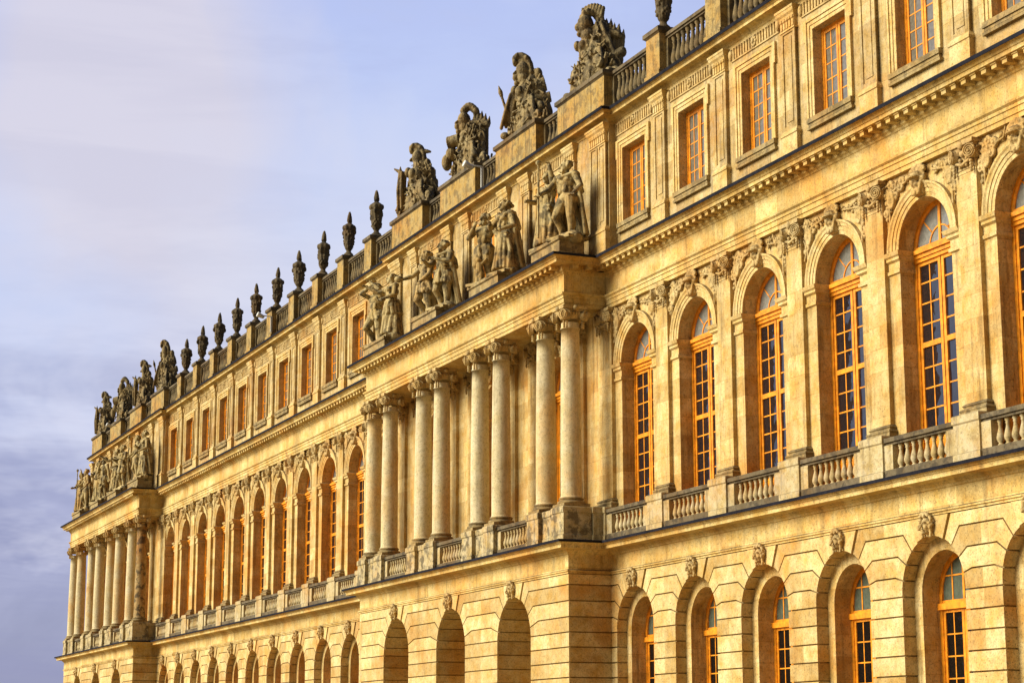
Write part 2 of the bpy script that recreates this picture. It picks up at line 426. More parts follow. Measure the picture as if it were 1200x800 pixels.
# archivolt + imposts, one per window
def archivolt_mesh():
    b = MB()
    arch_ring(b, 0, 0, [(1.188, .02), (1.188, -.03), (1.30, -.035), (1.305, -.055), (1.42, -.06), (1.425, -.085), (1.50, -.095), (1.55, -.13), (1.60, -.13), (1.60, .01)], 24)
    pr = [(0, -.60), (.06, -.58), (.06, -.49), (.02, -.47), (.02, -.27), (.09, -.22), (.09, -.15), (.14, -.11), (.18, -.01), (.02, .03)]
    pr = [(o, z) for o, z in pr]
    b.sweep([(1.70, 0), (1.188, 0), (1.188, .62)], pr); b.sweep([(-1.188, .62), (-1.188, 0), (-1.70, 0)], pr)
    return b.mesh('archivolt', M['plain'])
arch_me = archivolt_mesh()
def helmet_key(seed):
    r = random.Random(seed); b = MB()
    b.prism([(-.20, -.32), (.20, -.32), (.30, .35), (-.30, .35)], -.16, .1)
    b.ell((0, -.2, .30), (.21, .22, .17)); b.ell((0, -.34, .24), (.26, .16, .045)); b.ell((0, -.24, .02), (.16, .15, .11)); b.ell((0, -.36, .06), (.06, .07, .10))
    for k in range(11):
        a = PI * k / 10; b.cap((.17 * math.cos(a), -.12, .42 + .05 * math.sin(a)), (.36 * math.cos(a), -.18, .45 + .17 * math.sin(a) + .03 * (k % 2)), .05, .06)
    for s in (-1, 1):
        b.cap((s * .24, -.2, .22), (s * .13, -.24, -.28), .06, .05); b.ell((s * .30, -.18, .20), (.07, .08, .09)); b.cap((s * .28, -.14, .1), (s * .40, -.12, -.14), .05, .03)
        for k in range(3): b.ell((s * (.06 + .05 * k), -.26, -.08 - .09 * k), (.05, .06, .06))
    b.ell((0, -.25, -.25), (.09, .1, .12))
    return carve(b, 'carved_keystone', M['relief'], .025, 1, .03, .07)
def relief_mesh(seed, mirror):
    """carved trophy of arms filling the corner between arch and pilaster (x from 0 at the pilaster towards the arch)"""
    r = random.Random(seed); b = MB(); s = -1 if mirror else 1
    def inside(x, z): return math.hypot(x - 1.62, z + 1.62) > 1.66 and 0.02 < x < 1.5 and z < .02
    pts = []
    for _ in range(4000):
        x, z = r.uniform(.05, 1.45), r.uniform(-1.65, 0)
        if inside(x, z) and all(math.hypot(x - a, z - c) > .115 for a, c in pts): pts.append((x, z))
    for x, z in pts:
        t = r.random()
        if t < .55: b.ell((s * x, -.03, z), (r.uniform(.04, .10), .07, r.uniform(.04, .10)), (0, r.uniform(0, 3), 0), 10, 6)
        elif t < .8:
            a = r.uniform(0, PI); dx, dz = .16 * math.cos(a), .16 * math.sin(a); b.cap((s * (x - dx), -.04, z - dz), (s * (x + dx), -.06, z + dz), .04, .025, 7)
        else:
            m = Matrix.Translation((s * x, -.02, z)) @ Matrix.Rotation(PI / 2, 4, 'X'); b.lathe([(.13, 0), (.13, .05), (.09, .09), (.08, .05), (.04, .12)], seg=14, m=m)
    b.cap((s * .15, -.06, -.25), (s * 1.05, -.08, -.12), .035, .03); b.cap((s * .22, -.06, -1.35), (s * .2, -.07, -.2), .035, .03); b.cap((s * .15, -.05, -.75), (s * .55, -.07, -.1), .03, .03)
    m = Matrix.Translation((s * .33, -.02, -.45)) @ Matrix.Rotation(PI / 2, 4, 'X') @ Matrix.Diagonal((.75, 1.2, 1, 1)); b.lathe([(.22, 0), (.22, .08), (.18, .12), (.16, .08), (.08, .16), (.02, .17)], seg=18, m=m)
    return b.mesh('spandrel_relief', M['relief'])
keys = [helmet_key(k) for k in range(2)]
rel = [[relief_mesh(10 * k + mi, mi) for mi in (0, 1)] for k in range(3)]
for i, (x, h) in enumerate(UW):
    link('archivolt', arch_me, (x, 0, 13.06), P_)
    o = link('carved_keystone', keys[i % 2], (x, .02, 14.56), P_); o.scale = (.9, .9, .85)
    link('spandrel_relief', rel[i % 3][0], (x - 1.66, -.01, 14.96), P_); link('spandrel_relief', rel[(i + 1) % 3][1], (x + 1.66, -.01, 14.96), P_)

def arched_window():
    z = lambda a: a - 6.9
    f = MB(); hw = 1.19; zs = z(13.06)
    arch_ring(f, 0, zs, [(hw, .06), (hw, -.07), (hw - .09, -.07), (hw - .12, -.03), (hw - .12, .05)])
    for s in (-1, 1):
        x = s * (hw - .055); bar(f, x - .055, x + .055, 0, zs, -.07, .06)
        x = s * (hw - .165); bar(f, x - .05, x + .05, .02, z(12.72), -.04, .04)
        bar(f, s * .075 - .055, s * .075 + .055, .02, z(12.72), -.045, .04)
        bar(f, s * .56 - .02, s * .56 + .02, .9, z(12.7), -.018, .02)
        a, c = min(s * .13, s * .98), max(s * .13, s * .98)
        for zz in (12.15, 11.59, 11.03, 9.86, 9.31, 8.75): bar(f, a, c, z(zz) - .02, z(zz) + .02, -.016, .02)
        bar(f, a, c, z(10.40), z(10.54), -.05, .03); bar(f, a, c, z(12.62), z(12.72), -.039, .04); bar(f, a, c, z(8.12), z(8.24), -.038, .03); bar(f, a, c, .02, z(8.12), -.02, .03)
        # lunette: inner arc and a radial bar each side
        t = PI / 4 if s > 0 else PI * 3 / 4
        f.tube([(.5 * math.cos(t), 0, zs + .5 * math.sin(t)), (1.09 * math.cos(t), 0, zs + 1.09 * math.sin(t))], .024, 6)
    f.box(-1.21, 1.21, -.10, .06, z(12.72), z(12.82)); f.box(-1.21, 1.21, -.14, .06, z(12.822), z(12.93)); f.box(-1.22, 1.22, -.20, .06, z(12.932), z(13.04)); f.box(-1.08, 1.08, -.08, .05, z(13.042), z(13.14))
    arch_ring(f, 0, zs, [(.52, .02), (.52, -.025), (.48, -.025), (.48, .02)], 14)
    bar(f, -.05, .05, z(13.1), z(14.16), -.04, .03)
    p = MB(); r = random.Random(5); rows = [8.2, 8.75, 9.31, 9.86, 10.45, 11.03, 11.59, 12.15, 12.66]
    for c in range(4):
        x0 = (-1.0, -.56, .12, .56)[c]; x1 = (-.56, -.12, .56, 1.0)[c]
        for k in range(8): panes(p, x0, x1, z(rows[k]), z(rows[k + 1]), 0, r)
    l = MB(); lunette_panes(l, hw - .1, zs + .04, .0)
    w = obj('arched_window', f, M['wood'], P_, (0, .52, 6.9)); obj('pane', p, M['glass'], w, (0, .52, 6.9)); obj('lunette_pane', l, M['frost'], w, (0, .52, 6.9))
    return w
uw = arched_window()
for x, h in UW[1:]: dup(uw, (x, .52, 6.9), P_)

# pilasters and columns
def volute(mb, m, r=.16):
    """a scroll seen face on: plane of the scroll is local xz, thickness along y"""
    m2 = m @ Matrix.Rotation(PI / 2, 4, 'X')
    mb.lathe([(r * .98, -.07), (r * .98, .07)], seg=18, m=m2)
    pts = [(r * (1 - k / 30 * .8) * math.cos(k * .55), -.085, r * (1 - k / 30 * .8) * math.sin(k * .55)) for k in range(31)]
    t = MB(); t.tube(pts, [.026 - .012 * k / 30 for k in range(31)], 6); mb.add(t.v, t.f, True, m)
    t = MB(); t.tube([(x, .085, z) for x, y, z in pts], .02, 5); mb.add(t.v, t.f, True, m)
    mb.ell(m @ Vector((0, -.09, 0)), (.035, .035, .035), None, 8, 6)
def drops(mb, x, y, z, n=4, s=1.0):
    for k in range(n): mb.ell((x, y, z - .085 * k * s), (.055 - .007 * k, .05, .055 * s), None, 8, 6)
def pil_capital():
    b = MB(); hw = .43; y = -.14        # local: wall plane y = 0, origin at capital foot (z 14.42)
    b.box(-.52, .52, y - .16, .0, .60, .71); b.box(-.47, .47, y - .10, 0, .52, .60)
    b.box(-.43, .43, y - .02, 0, .0, .05); b.box(-.42, .42, y - .01, 0, .05, .52)
    for s in (-1, 1):
        volute(b, Matrix.Translation((s * .36, y - .10, .38)) @ Matrix.Rotation(s * .35, 4, 'Z'), .185)
        volute(b, Matrix.Translation((s * .44, y + .06, .36)) @ Matrix.Rotation(PI / 2, 4, 'Z'), .15)
        drops(b, s * .36, y - .09, .14, 4); drops(b, s * .14, y - .06, .26, 3)
    for k in range(5): b.ell((-.2 + .1 * k, y - .07, .48), (.05, .05, .07), None, 8, 6)
    b.ell((0, y - .14, .62), (.11, .07, .12)); b.ell((0, y - .08, .40), (.1, .08, .1)); b.cap((-.3, y - .08, .2), (0, y - .1, .1), .04, .05); b.cap((.3, y - .08, .2), (0, y - .1, .1), .04, .05)
    return b.mesh('capital', M['relief'])
pcap = pil_capital()
def pil_base():
    b = MB()
    b.sweep([(.43, 0), (.43, -.14), (-.43, -.14), (-.43, 0)], [(.13, 0), (.13, .09), (.12, .10), (.145, .14), (.12, .18), (.06, .20), (.06, .23), (.09, .26), (.06, .30), (.02, .33), (-.2, .34)])
    return b.mesh('base', M['base'])
def pil_shaft():
    b = MB(); b.box(-.43, .43, -.14, 0, .30, 6.34); b.box(-.445, .445, -.155, 0, 6.22, 6.27); return b.mesh('pilaster', M['wall'])
pbase, pshaft = pil_base(), pil_shaft()
def pilaster(x, y=0):
    o = link('pilaster', pshaft, (x, y, 8.1), P_); link('capital', pcap, (x, y, 14.42), o); link('base', pbase, (x, y, 8.1), o)
COLX = [PC + s * PS * k + t * PH for k in (.5, 1.5) for s in (-1, 1) for t in (-1, 1)]
FCOLX = [FC + s * FS * k + t * FH for k in (.5, 1.5) for s in (-1, 1) for t in (-1, 1)]
PILX = [x + W / 2 for x in NEAR] + [-2.2 + .05] + [x - W / 2 for x in FAR[:-1]]
for x in PILX: pilaster(x)
for x in COLX[:]: pilaster(x, .001)
for x in FCOLX: pilaster(x, .001)
pilaster(-70.75)

def column():
    z0 = 8.1; r0, r1 = .365, .315
    b = MB(); H = 14.42 - 8.42
    pr = [(r0 + .03, .32), (r0 + .03, .35), (r0 + .004, .38)]
    for k in range(13):
        t = k / 12; pr.append((r0 - (r0 - r1) * max(0, (t - .3) / .7) ** 1.3, .4 + t * (H - .12)))
    pr += [(r1 + .03, .32 + H - .08), (r1 + .03, .32 + H - .04), (r1, .32 + H), (r1, .32 + H + .15)]
    b.lathe(pr, seg=32)
    c = obj('column', b, M['column'], P_, (0, -1.42, z0))
    b = MB(); b.box(-.49, .49, -.49, .49, 0, .11)
    b.lathe([(.47, .11), (.49, .14), (.49, .18), (.46, .21), (.41, .22), (.40, .26), (.43, .27), (.44, .30), (.41, .33), (.37, .335)], seg=32)
    obj('base', b, M['base'], c, (0, -1.42, z0))
    b = MB(); b.box(-.47, .47, -.47, .47, .60, .71); b.box(-.42, .42, -.42, .42, .52, .60)
    b.lathe([(.33, .28), (.40, .40), (.42, .50), (.36, .55)], seg=20)
    for k in range(4):
        a = PI / 4 + k * PI / 2
        m = Matrix.Rotation(a + PI / 2, 4, 'Z')
        for s in (-1, 1):
            mm = Matrix.Rotation(k * PI / 2, 4, 'Z') @ Matrix.Translation((s * .36, -.40, .37)) @ Matrix.Rotation(s * .45, 4, 'Z'); volute(b, mm, .185)
            p = Matrix.Rotation(k * PI / 2, 4, 'Z') @ Vector((s * .30, -.37, .14)); drops(b, p.x, p.y, p.z, 3)
        for q in range(4):
            p = Matrix.Rotation(k * PI / 2, 4, 'Z') @ Vector((-.16 + .107 * q, -.40, .45)); b.ell(p, (.055, .055, .075), None, 8, 6)
        p = Matrix.Rotation(k * PI / 2, 4, 'Z') @ Vector((0, -.47, .63)); b.ell(p, (.1, .1, .1), None, 10, 7)
    cp = obj('capital', b, M['relief'], c, (0, -1.42, 14.42))
    return c
col = column(); first = True
for x in COLX + FCOLX:
    if first: col.location = Vector((x, -1.42, 8.1)) - WL[P_]; first = False; continue
    c = col.copy(); C.objects.link(c); c.location = Vector((x, -1.42, 8.1)) - WL[P_]; c.parent = P_
    for ch in list(col.children):
        d = ch.copy(); C.objects.link(d); d.parent = c
sc_ = [o for o in P_.children if o.name.startswith('column') and abs(o.location.x + WL[P_].x - max(FCOLX)) < .1][0]
sc_.data = sc_.data.copy(); sc_.data.materials[0] = M['stained']
COLS = [o for o in P_.children if o.name.startswith('column')]
b = MB()                                   # dark run-off stain down the corner column of the end pavilion is in its stone

# pedestals and balustrades of the principal storey
def ped_profile(zt=8.1): return [(0, 6.93), (.04, 6.93), (.04, 7.10), (0, 7.13), (0, zt - .22), (.03, zt - .19), (.03, zt - .02), (.0, zt), (-.1, zt)]
def block(mb, x0, x1, y0, y1, z0, z1): mb.box(x0, x1, y0, y1, z0, z1)
def pedestal(x0, x1, y0, y1, zt=8.1):
    b = MB(); pr = [(.03, 6.93), (.03, 7.12), (0, 7.15), (0, zt - .24), (.035, zt - .20), (.035, zt - .03), (.01, zt)]
    b.sweep([(x1, y1), (x1, y0), (x0, y0), (x0, y1)], pr, False); b.quad((x0 - .01, y0 - .01, zt), (x1 + .01, y0 - .01, zt), (x1 + .01, y1, zt), (x0 - .01, y1, zt))
    obj('pedestal', b, M['bal'], P_)
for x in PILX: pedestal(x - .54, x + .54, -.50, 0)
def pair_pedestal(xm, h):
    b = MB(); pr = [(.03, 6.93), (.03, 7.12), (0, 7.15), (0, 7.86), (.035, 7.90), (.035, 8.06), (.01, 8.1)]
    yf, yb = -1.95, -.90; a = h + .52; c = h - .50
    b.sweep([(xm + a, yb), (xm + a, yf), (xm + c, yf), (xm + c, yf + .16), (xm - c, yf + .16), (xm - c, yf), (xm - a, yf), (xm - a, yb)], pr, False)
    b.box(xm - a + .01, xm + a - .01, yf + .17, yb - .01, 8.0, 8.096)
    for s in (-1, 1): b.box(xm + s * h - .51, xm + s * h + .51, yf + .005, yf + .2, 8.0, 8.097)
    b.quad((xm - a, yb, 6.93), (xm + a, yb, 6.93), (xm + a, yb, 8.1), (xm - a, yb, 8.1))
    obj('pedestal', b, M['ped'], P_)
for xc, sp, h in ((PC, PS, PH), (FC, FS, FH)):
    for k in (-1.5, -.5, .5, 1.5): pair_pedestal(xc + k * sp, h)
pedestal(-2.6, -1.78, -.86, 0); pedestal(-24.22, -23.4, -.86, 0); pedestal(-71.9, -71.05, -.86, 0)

def bal_prof(h, r):
    return [(r * .72, 0), (r * .72, h * .07), (r * .5, h * .10), (r * .55, h * .13), (r * .95, h * .24), (r, h * .32), (r * .85, h * .45), (r * .5, h * .65), (r * .42, h * .78), (r * .62, h * .82), (r * .45, h * .86), (r * .72, h * .92), (r * .72, h)]
def baluster_mesh(h, r, seg): b = MB(); b.lathe(bal_prof(h, r), seg=seg); return b.mesh('baluster', M['bal'])
bmesh1 = baluster_mesh(.66, .105, 14)
def balustrade(x0, x1, yc, separate, zb=6.93, zt=8.0, mat='bal', n=8, die=.40, seg=10, r=.105):
    b = MB(); zp = zb + .22; zr = zt - .19
    pl = MB(); pl.box(x0, x1, yc - .19, yc + .19, zb, zp); o = obj('balustrade', pl, M['rail'], P_)
    rl = MB(); rl.box(x0, x1, yc - .14, yc + .14, zr, zr + .07); rl.box(x0, x1, yc - .20, yc + .20, zr + .07, zt); obj('handrail', rl, M['rail'], o)
    for xa, xb in ((x0, x0 + die), (x1 - die, x1)):
        if separate: e = MB(); e.box(xa, xb, yc - .165, yc + .165, zp, zr); obj('end_block', e, M[mat], o)
        else: b.box(xa, xb, yc - .165, yc + .165, zp, zr)
    L = x1 - x0 - 2 * die; xs = [x0 + die + L * (k + .5) / n for k in range(n)]
    if not separate:
        for x in xs: b.lathe(bal_prof(zr - zp, r), x, yc, seg, Matrix.Translation((0, 0, zp)))
    if not separate: obj('baluster_row', b, M[mat], o)
    if separate:
        for x in xs: link('baluster', bmesh1, (x, yc, zp), o)
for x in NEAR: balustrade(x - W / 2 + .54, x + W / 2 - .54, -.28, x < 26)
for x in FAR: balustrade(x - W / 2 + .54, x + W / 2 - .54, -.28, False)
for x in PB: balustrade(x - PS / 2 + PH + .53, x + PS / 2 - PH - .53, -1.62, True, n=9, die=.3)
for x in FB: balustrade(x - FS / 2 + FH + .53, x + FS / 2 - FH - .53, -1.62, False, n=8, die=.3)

# entablature with modillions
b = MB()
b.sweep(EPATH, [(-.25, 15.13), (0, 15.13), (0, 15.25), (.03, 15.26), (.03, 15.41), (.06, 15.42), (.06, 15.50), (.12, 15.55), (.13, 15.61), (.01, 15.63), (.01, 16.27), (.04, 16.29), (.06, 16.34), (.12, 16.38),
                (.13, 16.57), (.52, 16.575), (.52, 16.68), (.55, 16.69), (.58, 16.74), (.66, 16.80), (.67, 16.825), (-.3, 16.84)])
b.box(-23.8, -2.2, -1.55, .1, 15.131, 15.6); b.box(-95.6, -71.3, -1.55, .1, 15.131, 15.6)
def modil(mb, p0, p1):
    d = Vector((p1[0] - p0[0], p1[1] - p0[1])); L = d.length; d.normalize(); nrm = Vector((-d.y, d.x)); n = max(1, int(L / .43))
    for k in range(n):
        c = Vector(p0) + d * (L * (k + .5) / n)
        ang = math.atan2(d.y, d.x) + PI
        m = Matrix.Translation((c.x, c.y, 0)) @ Matrix.Rotation(ang, 4, 'Z')
        mb.box(-.10, .10, -.44, -.125, 16.43, 16.532, m); mb.box(-.115, .115, -.47, -.125, 16.533, 16.572, m)
for p0, p1 in zip(EPATH[:-1], EPATH[1:-1]): modil(b, p0, p1)
obj('entablature', b, M['frieze'], P_)
b = MB(); b.sweep(EPATH, [(.645, 16.80), (.70, 16.78), (.715, 16.875), (.3, 16.91), (-.3, 16.93)], False)
obj('lead_flashing', b, M['lead'], P_)
b = MB(); b.box(-23.9, -2.1, -1.7, .3, 16.60, 16.925); b.box(-95.6, -71.2, -1.7, .3, 16.60, 16.925); obj('ledge', b, M['lead'], P_)

# ---------------------------------------------------- attic storey
at = MB()
for x in NEAR + FAR: wall_bay(at, x - W / 2, x + W / 2, 16.8, 22.0, x, .893, 18.03, 20.72, 0, .6, False)
for x in PB: wall_bay(at, x - PS / 2, x + PS / 2, 16.8, 22.0, x, .893, 18.03, 20.72, -.3, .9, False)
for x in FB: wall_bay(at, x - FS / 2, x + FS / 2, 16.8, 22.0, x, .893, 18.03, 20.72, -.3, .9, False)
for a, c in ((-24.6, PC - 1.5 * PS), (PC + 1.5 * PS, -1.4), (FC + 1.5 * FS, -70.6), (-95.0, FC - 1.5 * FS)): at.quad((a, -.3, 16.8), (c, -.3, 16.8), (c, -.3, 22), (a, -.3, 22))
for x in (-24.6, -1.4, -70.6): at.quad((x, -.3, 16.8), (x, .01, 16.8), (x, .01, 22), (x, -.3, 22))
at.quad((NEAR[-1] + W / 2, 0, 16.8), (XR, 0, 16.8), (XR, 0, 22), (NEAR[-1] + W / 2, 0, 22))
obj('attic_wall', at, M['attic'], P_)
def surround():
    b = MB()      # local origin at window axis, sill level z = 18.03, wall plane y = 0
    steps = [(.895, 1.02, .03), (1.02, 1.14, .055), (1.14, 1.22, .09)]
    for r0, r1, d in steps:
        top = 2.69 + (r1 - .893); tin = 2.69 + (r0 - .893)
        b.box(-r1, -r0, -d, 0, -.02, top); b.box(r0, r1, -d, 0, -.02, top); b.box(-r0, r0, -d, 0, tin, top)
    for s in (-1, 1): b.box(s * 1.26 - .045, s * 1.26 + .045, -.088, 0, 2.35, 2.69 + .326)
    return b.mesh('window_surround', M['plain'])
sur = surround()
b = MB(); b.box(-1.2, 1.2, -.14, .02, -.17, -.02); b.box(-1.16, 1.16, -.10, .02, -.26, -.171); b.box(-1.22, 1.22, -.12, 0, -.36, -.28); sill = b.mesh('window_sill', M['base'])
def frieze_panel():
    b = MB(); b.box(-1.5, 1.5, -.04, 0, 0, .05); b.box(-1.5, 1.5, -.05, 0, .42, .47)
    for k in range(17):
        x = -1.36 + 2.72 * k / 16
        if abs(x) < .16: continue
        b.box(x - .045, x + .045, -.04, 0, .06, .40); b.ell((x, -.03, .39), (.045, .03, .05), None, 8, 5)
    for k in range(8): a = k * PI / 4; b.ell((.11 * math.cos(a), -.05, .22 + .13 * math.sin(a)), (.06, .05, .06), None, 8, 6)
    b.ell((0, -.08, .22), (.06, .06, .07), None, 8, 6)
    for s in (-1, 1): b.ell((s * 1.48, -.05, .22), (.1, .08, .19), None, 8, 7)
    return b.mesh('carved_frieze', M['relief'])
frz = frieze_panel()
def attic_window():
    f = MB(); hw = .893
    for s in (-1, 1):
        x = s * (hw - .05); bar(f, x - .05, x + .05, 0, 2.69, -.05, .05)
        x = s * (hw - .145); bar(f, x - .045, x + .045, .03, 2.62, -.03, .04); bar(f, s * .06 - .045, s * .06 + .045, .03, 2.62, -.035, .04); bar(f, s * .43 - .018, s * .43 + .018, .1, 2.6, -.014, .02)
        a, c = min(s * .1, s * .72), max(s * .1, s * .72)
        for k in range(1, 5): bar(f, a, c, .12 + .482 * k - .018, .12 + .482 * k + .018, -.013, .02)
        bar(f, a, c, .03, .14, -.029, .04); bar(f, a, c, 2.52, 2.62, -.029, .04)
    bar(f, -.8, .8, 2.622, 2.69, -.049, .05); bar(f, -.8, .8, 0, .028, -.049, .05)
    p = MB(); r = random.Random(9)
    for c in range(4):
        x0 = (-.76, -.43, .09, .43)[c]; x1 = (-.43, -.09, .43, .76)[c]
        for k in range(5): panes(p, x0, x1, .12 + .482 * k, .12 + .482 * (k + 1), 0, r)
    w = obj('attic_window', f, M['wood'], P_, (0, .32, 18.03)); obj('pane', p, M['attic_glass'], w, (0, .32, 18.03)); return w
atw = attic_window()
AX = [(x, 0) for x in NEAR + FAR] + [(x, -.3) for x in PB + FB]
for i, (x, y) in enumerate(AX):
    if i: dup(atw, (x, y + .32, 18.03), P_)
    o = link('window_surround', sur, (x, y, 18.03), P_); link('window_sill', sill, (x, y, 18.03), o); link('carved_frieze', frz, (x, y, 21.26), P_)
def attic_pilaster():
    b = MB(); hw = .40; H = 21.12 - 18.0
    b.box(-hw, hw, -.085, 0, 0, H)
    for s in (-1, 1): b.box(s * (hw - .055) - .055, s * (hw - .055) + .055, -.12, 0, .002, H - .002)
    b.box(-hw + .112, hw - .112, -.119, 0, .004, .12); b.box(-hw + .112, hw - .112, -.119, 0, H - .12, H - .004); b.box(-.17, .17, -.108, 0, .24, H - .24)
    o = link('attic_pilaster', b.mesh('attic_pilaster', M['attic']), (0, 0, 18.0))
    b = MB(); b.box(-.45, .45, -.17, 0, -1.1, -.18); b.sweep([(.45, 0), (.45, -.17), (-.45, -.17), (-.45, 0)], [(.0, -.20), (.03, -.18), (.03, -.12), (-.03, -.02), (-.06, .02), (-.2, .03)])
    bs = b.mesh('base', M['plain'])
    b = MB(); b.box(-.43, .43, -.15, 0, 0, .05); b.box(-.39, .39, -.12, 0, .052, .38)
    for k in range(5): b.box(-.32 + .16 * k - .05, -.32 + .16 * k + .05, -.15, 0, .08, .33); b.ell((-.32 + .16 * k, -.14, .34), (.065, .05, .06), None, 8, 6)
    b.sweep([(.39, 0), (.39, -.12), (-.39, -.12), (-.39, 0)], [(.0, .38), (.03, .40), (.05, .46), (.10, .52), (.12, .60), (.14, .62), (.14, .69), (-.2, .70)])
    return o, bs, b.mesh('capital', M['plain'])
apo, apb, apc = attic_pilaster(); apm = apo.data; bpy.data.objects.remove(apo)
APX = [(x, 0) for x in [n + W / 2 for n in NEAR] + [n - W / 2 for n in FAR[:-1]]] + [(x, -.3) for x in COLX + FCOLX] + [(-1.86, -.302), (-24.14, -.302), (-71.07, -.302)]
for x, y in APX:
    o = link('attic_pilaster', apm, (x, y, 18.0), P_); link('base', apb, (x, y, 18.0), o); link('capital', apc, (x, y, 21.07), o)
b = MB()
b.sweep(APATH, [(-.1, 21.74), (.03, 21.74), (.03, 21.80), (.07, 21.83), (.12, 21.90), (.14, 21.92), (.38, 21.93), (.38, 22.02), (.40, 22.03), (.47, 22.10), (.48, 22.13), (-.2, 22.15)])
obj('attic_cornice', b, M['frieze'], P_)
b = MB(); b.sweep(APATH, [(.46, 22.10), (.505, 22.08), (.53, 22.18), (.2, 22.22), (-.5, 22.24)], False); obj('lead_flashing', b, M['lead'], P_)

# parapet
def die(x0, x1, yf, zt, zb=22.16, yb=.55):
    b = MB(); b.sweep([(x1, yb), (x1, yf), (x0, yf), (x0, yb)], [(.06, zb), (.06, zb + .28), (0, zb + .32), (0, zt - .20)], False)
    o = obj('parapet_pedestal', b, M['attbal'], P_)
    b = MB(); b.sweep([(x1, yb), (x1, yf), (x0, yf), (x0, yb)], [(0, zt - .24), (.04, zt - .20), (.09, zt - .17), (.09, zt - .02), (.05, zt)], False)
    b.quad((x0 - .05, yf - .05, zt), (x1 + .05, yf - .05, zt), (x1 + .05, yb, zt), (x0 - .05, yb, zt)); b.quad((x1, yb, zb), (x0, yb, zb), (x0, yb, zt), (x1, yb, zt))
    obj('coping', b, M['rail'], o)
YB = .12
URNX = [n + W / 2 for n in NEAR] + [n - W / 2 for n in FAR[:-1]] + [-24.02 - .6]
URNX = [n + W / 2 for n in NEAR] + [-28.32 - W * k for k in range(10)]
TROX = [PC + k * PS for k in (1.5, .5, -.5, -1.5)]; FTROX = [FC + k * FS for k in (1.5, .5, -.5, -1.5)]
TROX[0] -= .2
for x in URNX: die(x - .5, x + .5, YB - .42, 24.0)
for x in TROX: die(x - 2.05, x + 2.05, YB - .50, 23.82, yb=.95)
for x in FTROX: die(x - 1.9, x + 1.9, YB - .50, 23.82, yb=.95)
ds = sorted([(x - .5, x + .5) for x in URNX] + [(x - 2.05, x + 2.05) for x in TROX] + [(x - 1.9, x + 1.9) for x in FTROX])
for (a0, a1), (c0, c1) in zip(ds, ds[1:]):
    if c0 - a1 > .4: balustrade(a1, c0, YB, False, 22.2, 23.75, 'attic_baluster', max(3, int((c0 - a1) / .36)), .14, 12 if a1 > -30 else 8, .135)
# shell behind the front: roof and rear walls
b = MB(); b.box(-95.0, XR, .9, 13, 22.0, 22.15); obj('roof', b, M['roof'], P_)
b = MB(); b.box(-95.0, XR, 12.6, 13, GZ, 22.0); b.box(XR - .4, XR, .02, 12.6, GZ, 21.9); b.box(-95.2, -94.8, .6, 12.6, GZ, 21.9); b.box(-94.8, XR - .4, 1.5, 1.7, GZ, 21.8); obj('rear_wall', b, M['dark'], P_)

# ------------------------------------------------------------------ urns on the parapet
def urn():
    b = MB(); b.box(-.27, .27, -.27, .27, 0, .10)
    wob = lambda a, z: 1 + (.05 * math.cos(a * 10) if .35 < z < 1.2 else 0) + (.06 * math.cos(a * 8) if 1.2 <= z < 1.42 else 0)
    b.lathe([(.24, .10), (.25, .16), (.15, .22), (.12, .30), (.16, .35), (.20, .40), (.25, .62), (.285, .85), (.31, 1.08), (.32, 1.14), (.28, 1.17), (.30, 1.20), (.355, 1.25), (.37, 1.33), (.34, 1.41), (.24, 1.46), (.20, 1.50), (.11, 1.53), (.10, 1.60)], seg=40, wob=wob)
    r = random.Random(4)
    for k in range(34):
        a = r.uniform(0, 2 * PI); z = r.uniform(.45, 1.1); q = .23 + .1 * (z - .45) / .65; b.ell((q * math.cos(a), q * math.sin(a), z), (.05, .05, .06), None, 8, 6)
    for k in range(2): b.ell((.36 * math.cos(k * PI), 0, 1.12), (.08, .08, .12), None, 8, 6)
    for k in range(22):
        a = k * 2.4; z = 1.62 + .018 * k; q = .15 * math.sqrt(max(0.02, 1 - k / 22)); b.cap((q * .7 * math.cos(a), q * .7 * math.sin(a), z - .03), (q * math.cos(a) * .9, q * math.sin(a) * .9, z + .07), .06, .02, 7)
    b.ell((0, 0, 1.75), (.13, .13, .2)); b.cap((0, 0, 1.9), (0, .0, 2.06), .06, .02)
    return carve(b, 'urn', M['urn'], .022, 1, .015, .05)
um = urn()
def urn_label(i, x):
    if i == 0: return 'large dark stone urn at top edge of photo, right of the lion helmet trophy'
    return None
ords = ['first', 'second', 'third', 'fourth', 'fifth', 'sixth', 'seventh', 'eighth', 'ninth', 'tenth']
k = 0
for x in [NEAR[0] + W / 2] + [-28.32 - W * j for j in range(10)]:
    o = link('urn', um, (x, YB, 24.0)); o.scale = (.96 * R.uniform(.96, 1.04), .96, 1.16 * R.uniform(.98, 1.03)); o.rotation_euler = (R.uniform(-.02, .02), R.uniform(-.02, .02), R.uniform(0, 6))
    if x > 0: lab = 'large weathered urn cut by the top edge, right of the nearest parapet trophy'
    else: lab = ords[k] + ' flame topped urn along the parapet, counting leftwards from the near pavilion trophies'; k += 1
    tag(o, lab, 'urn', 'stone urns along the parapet')

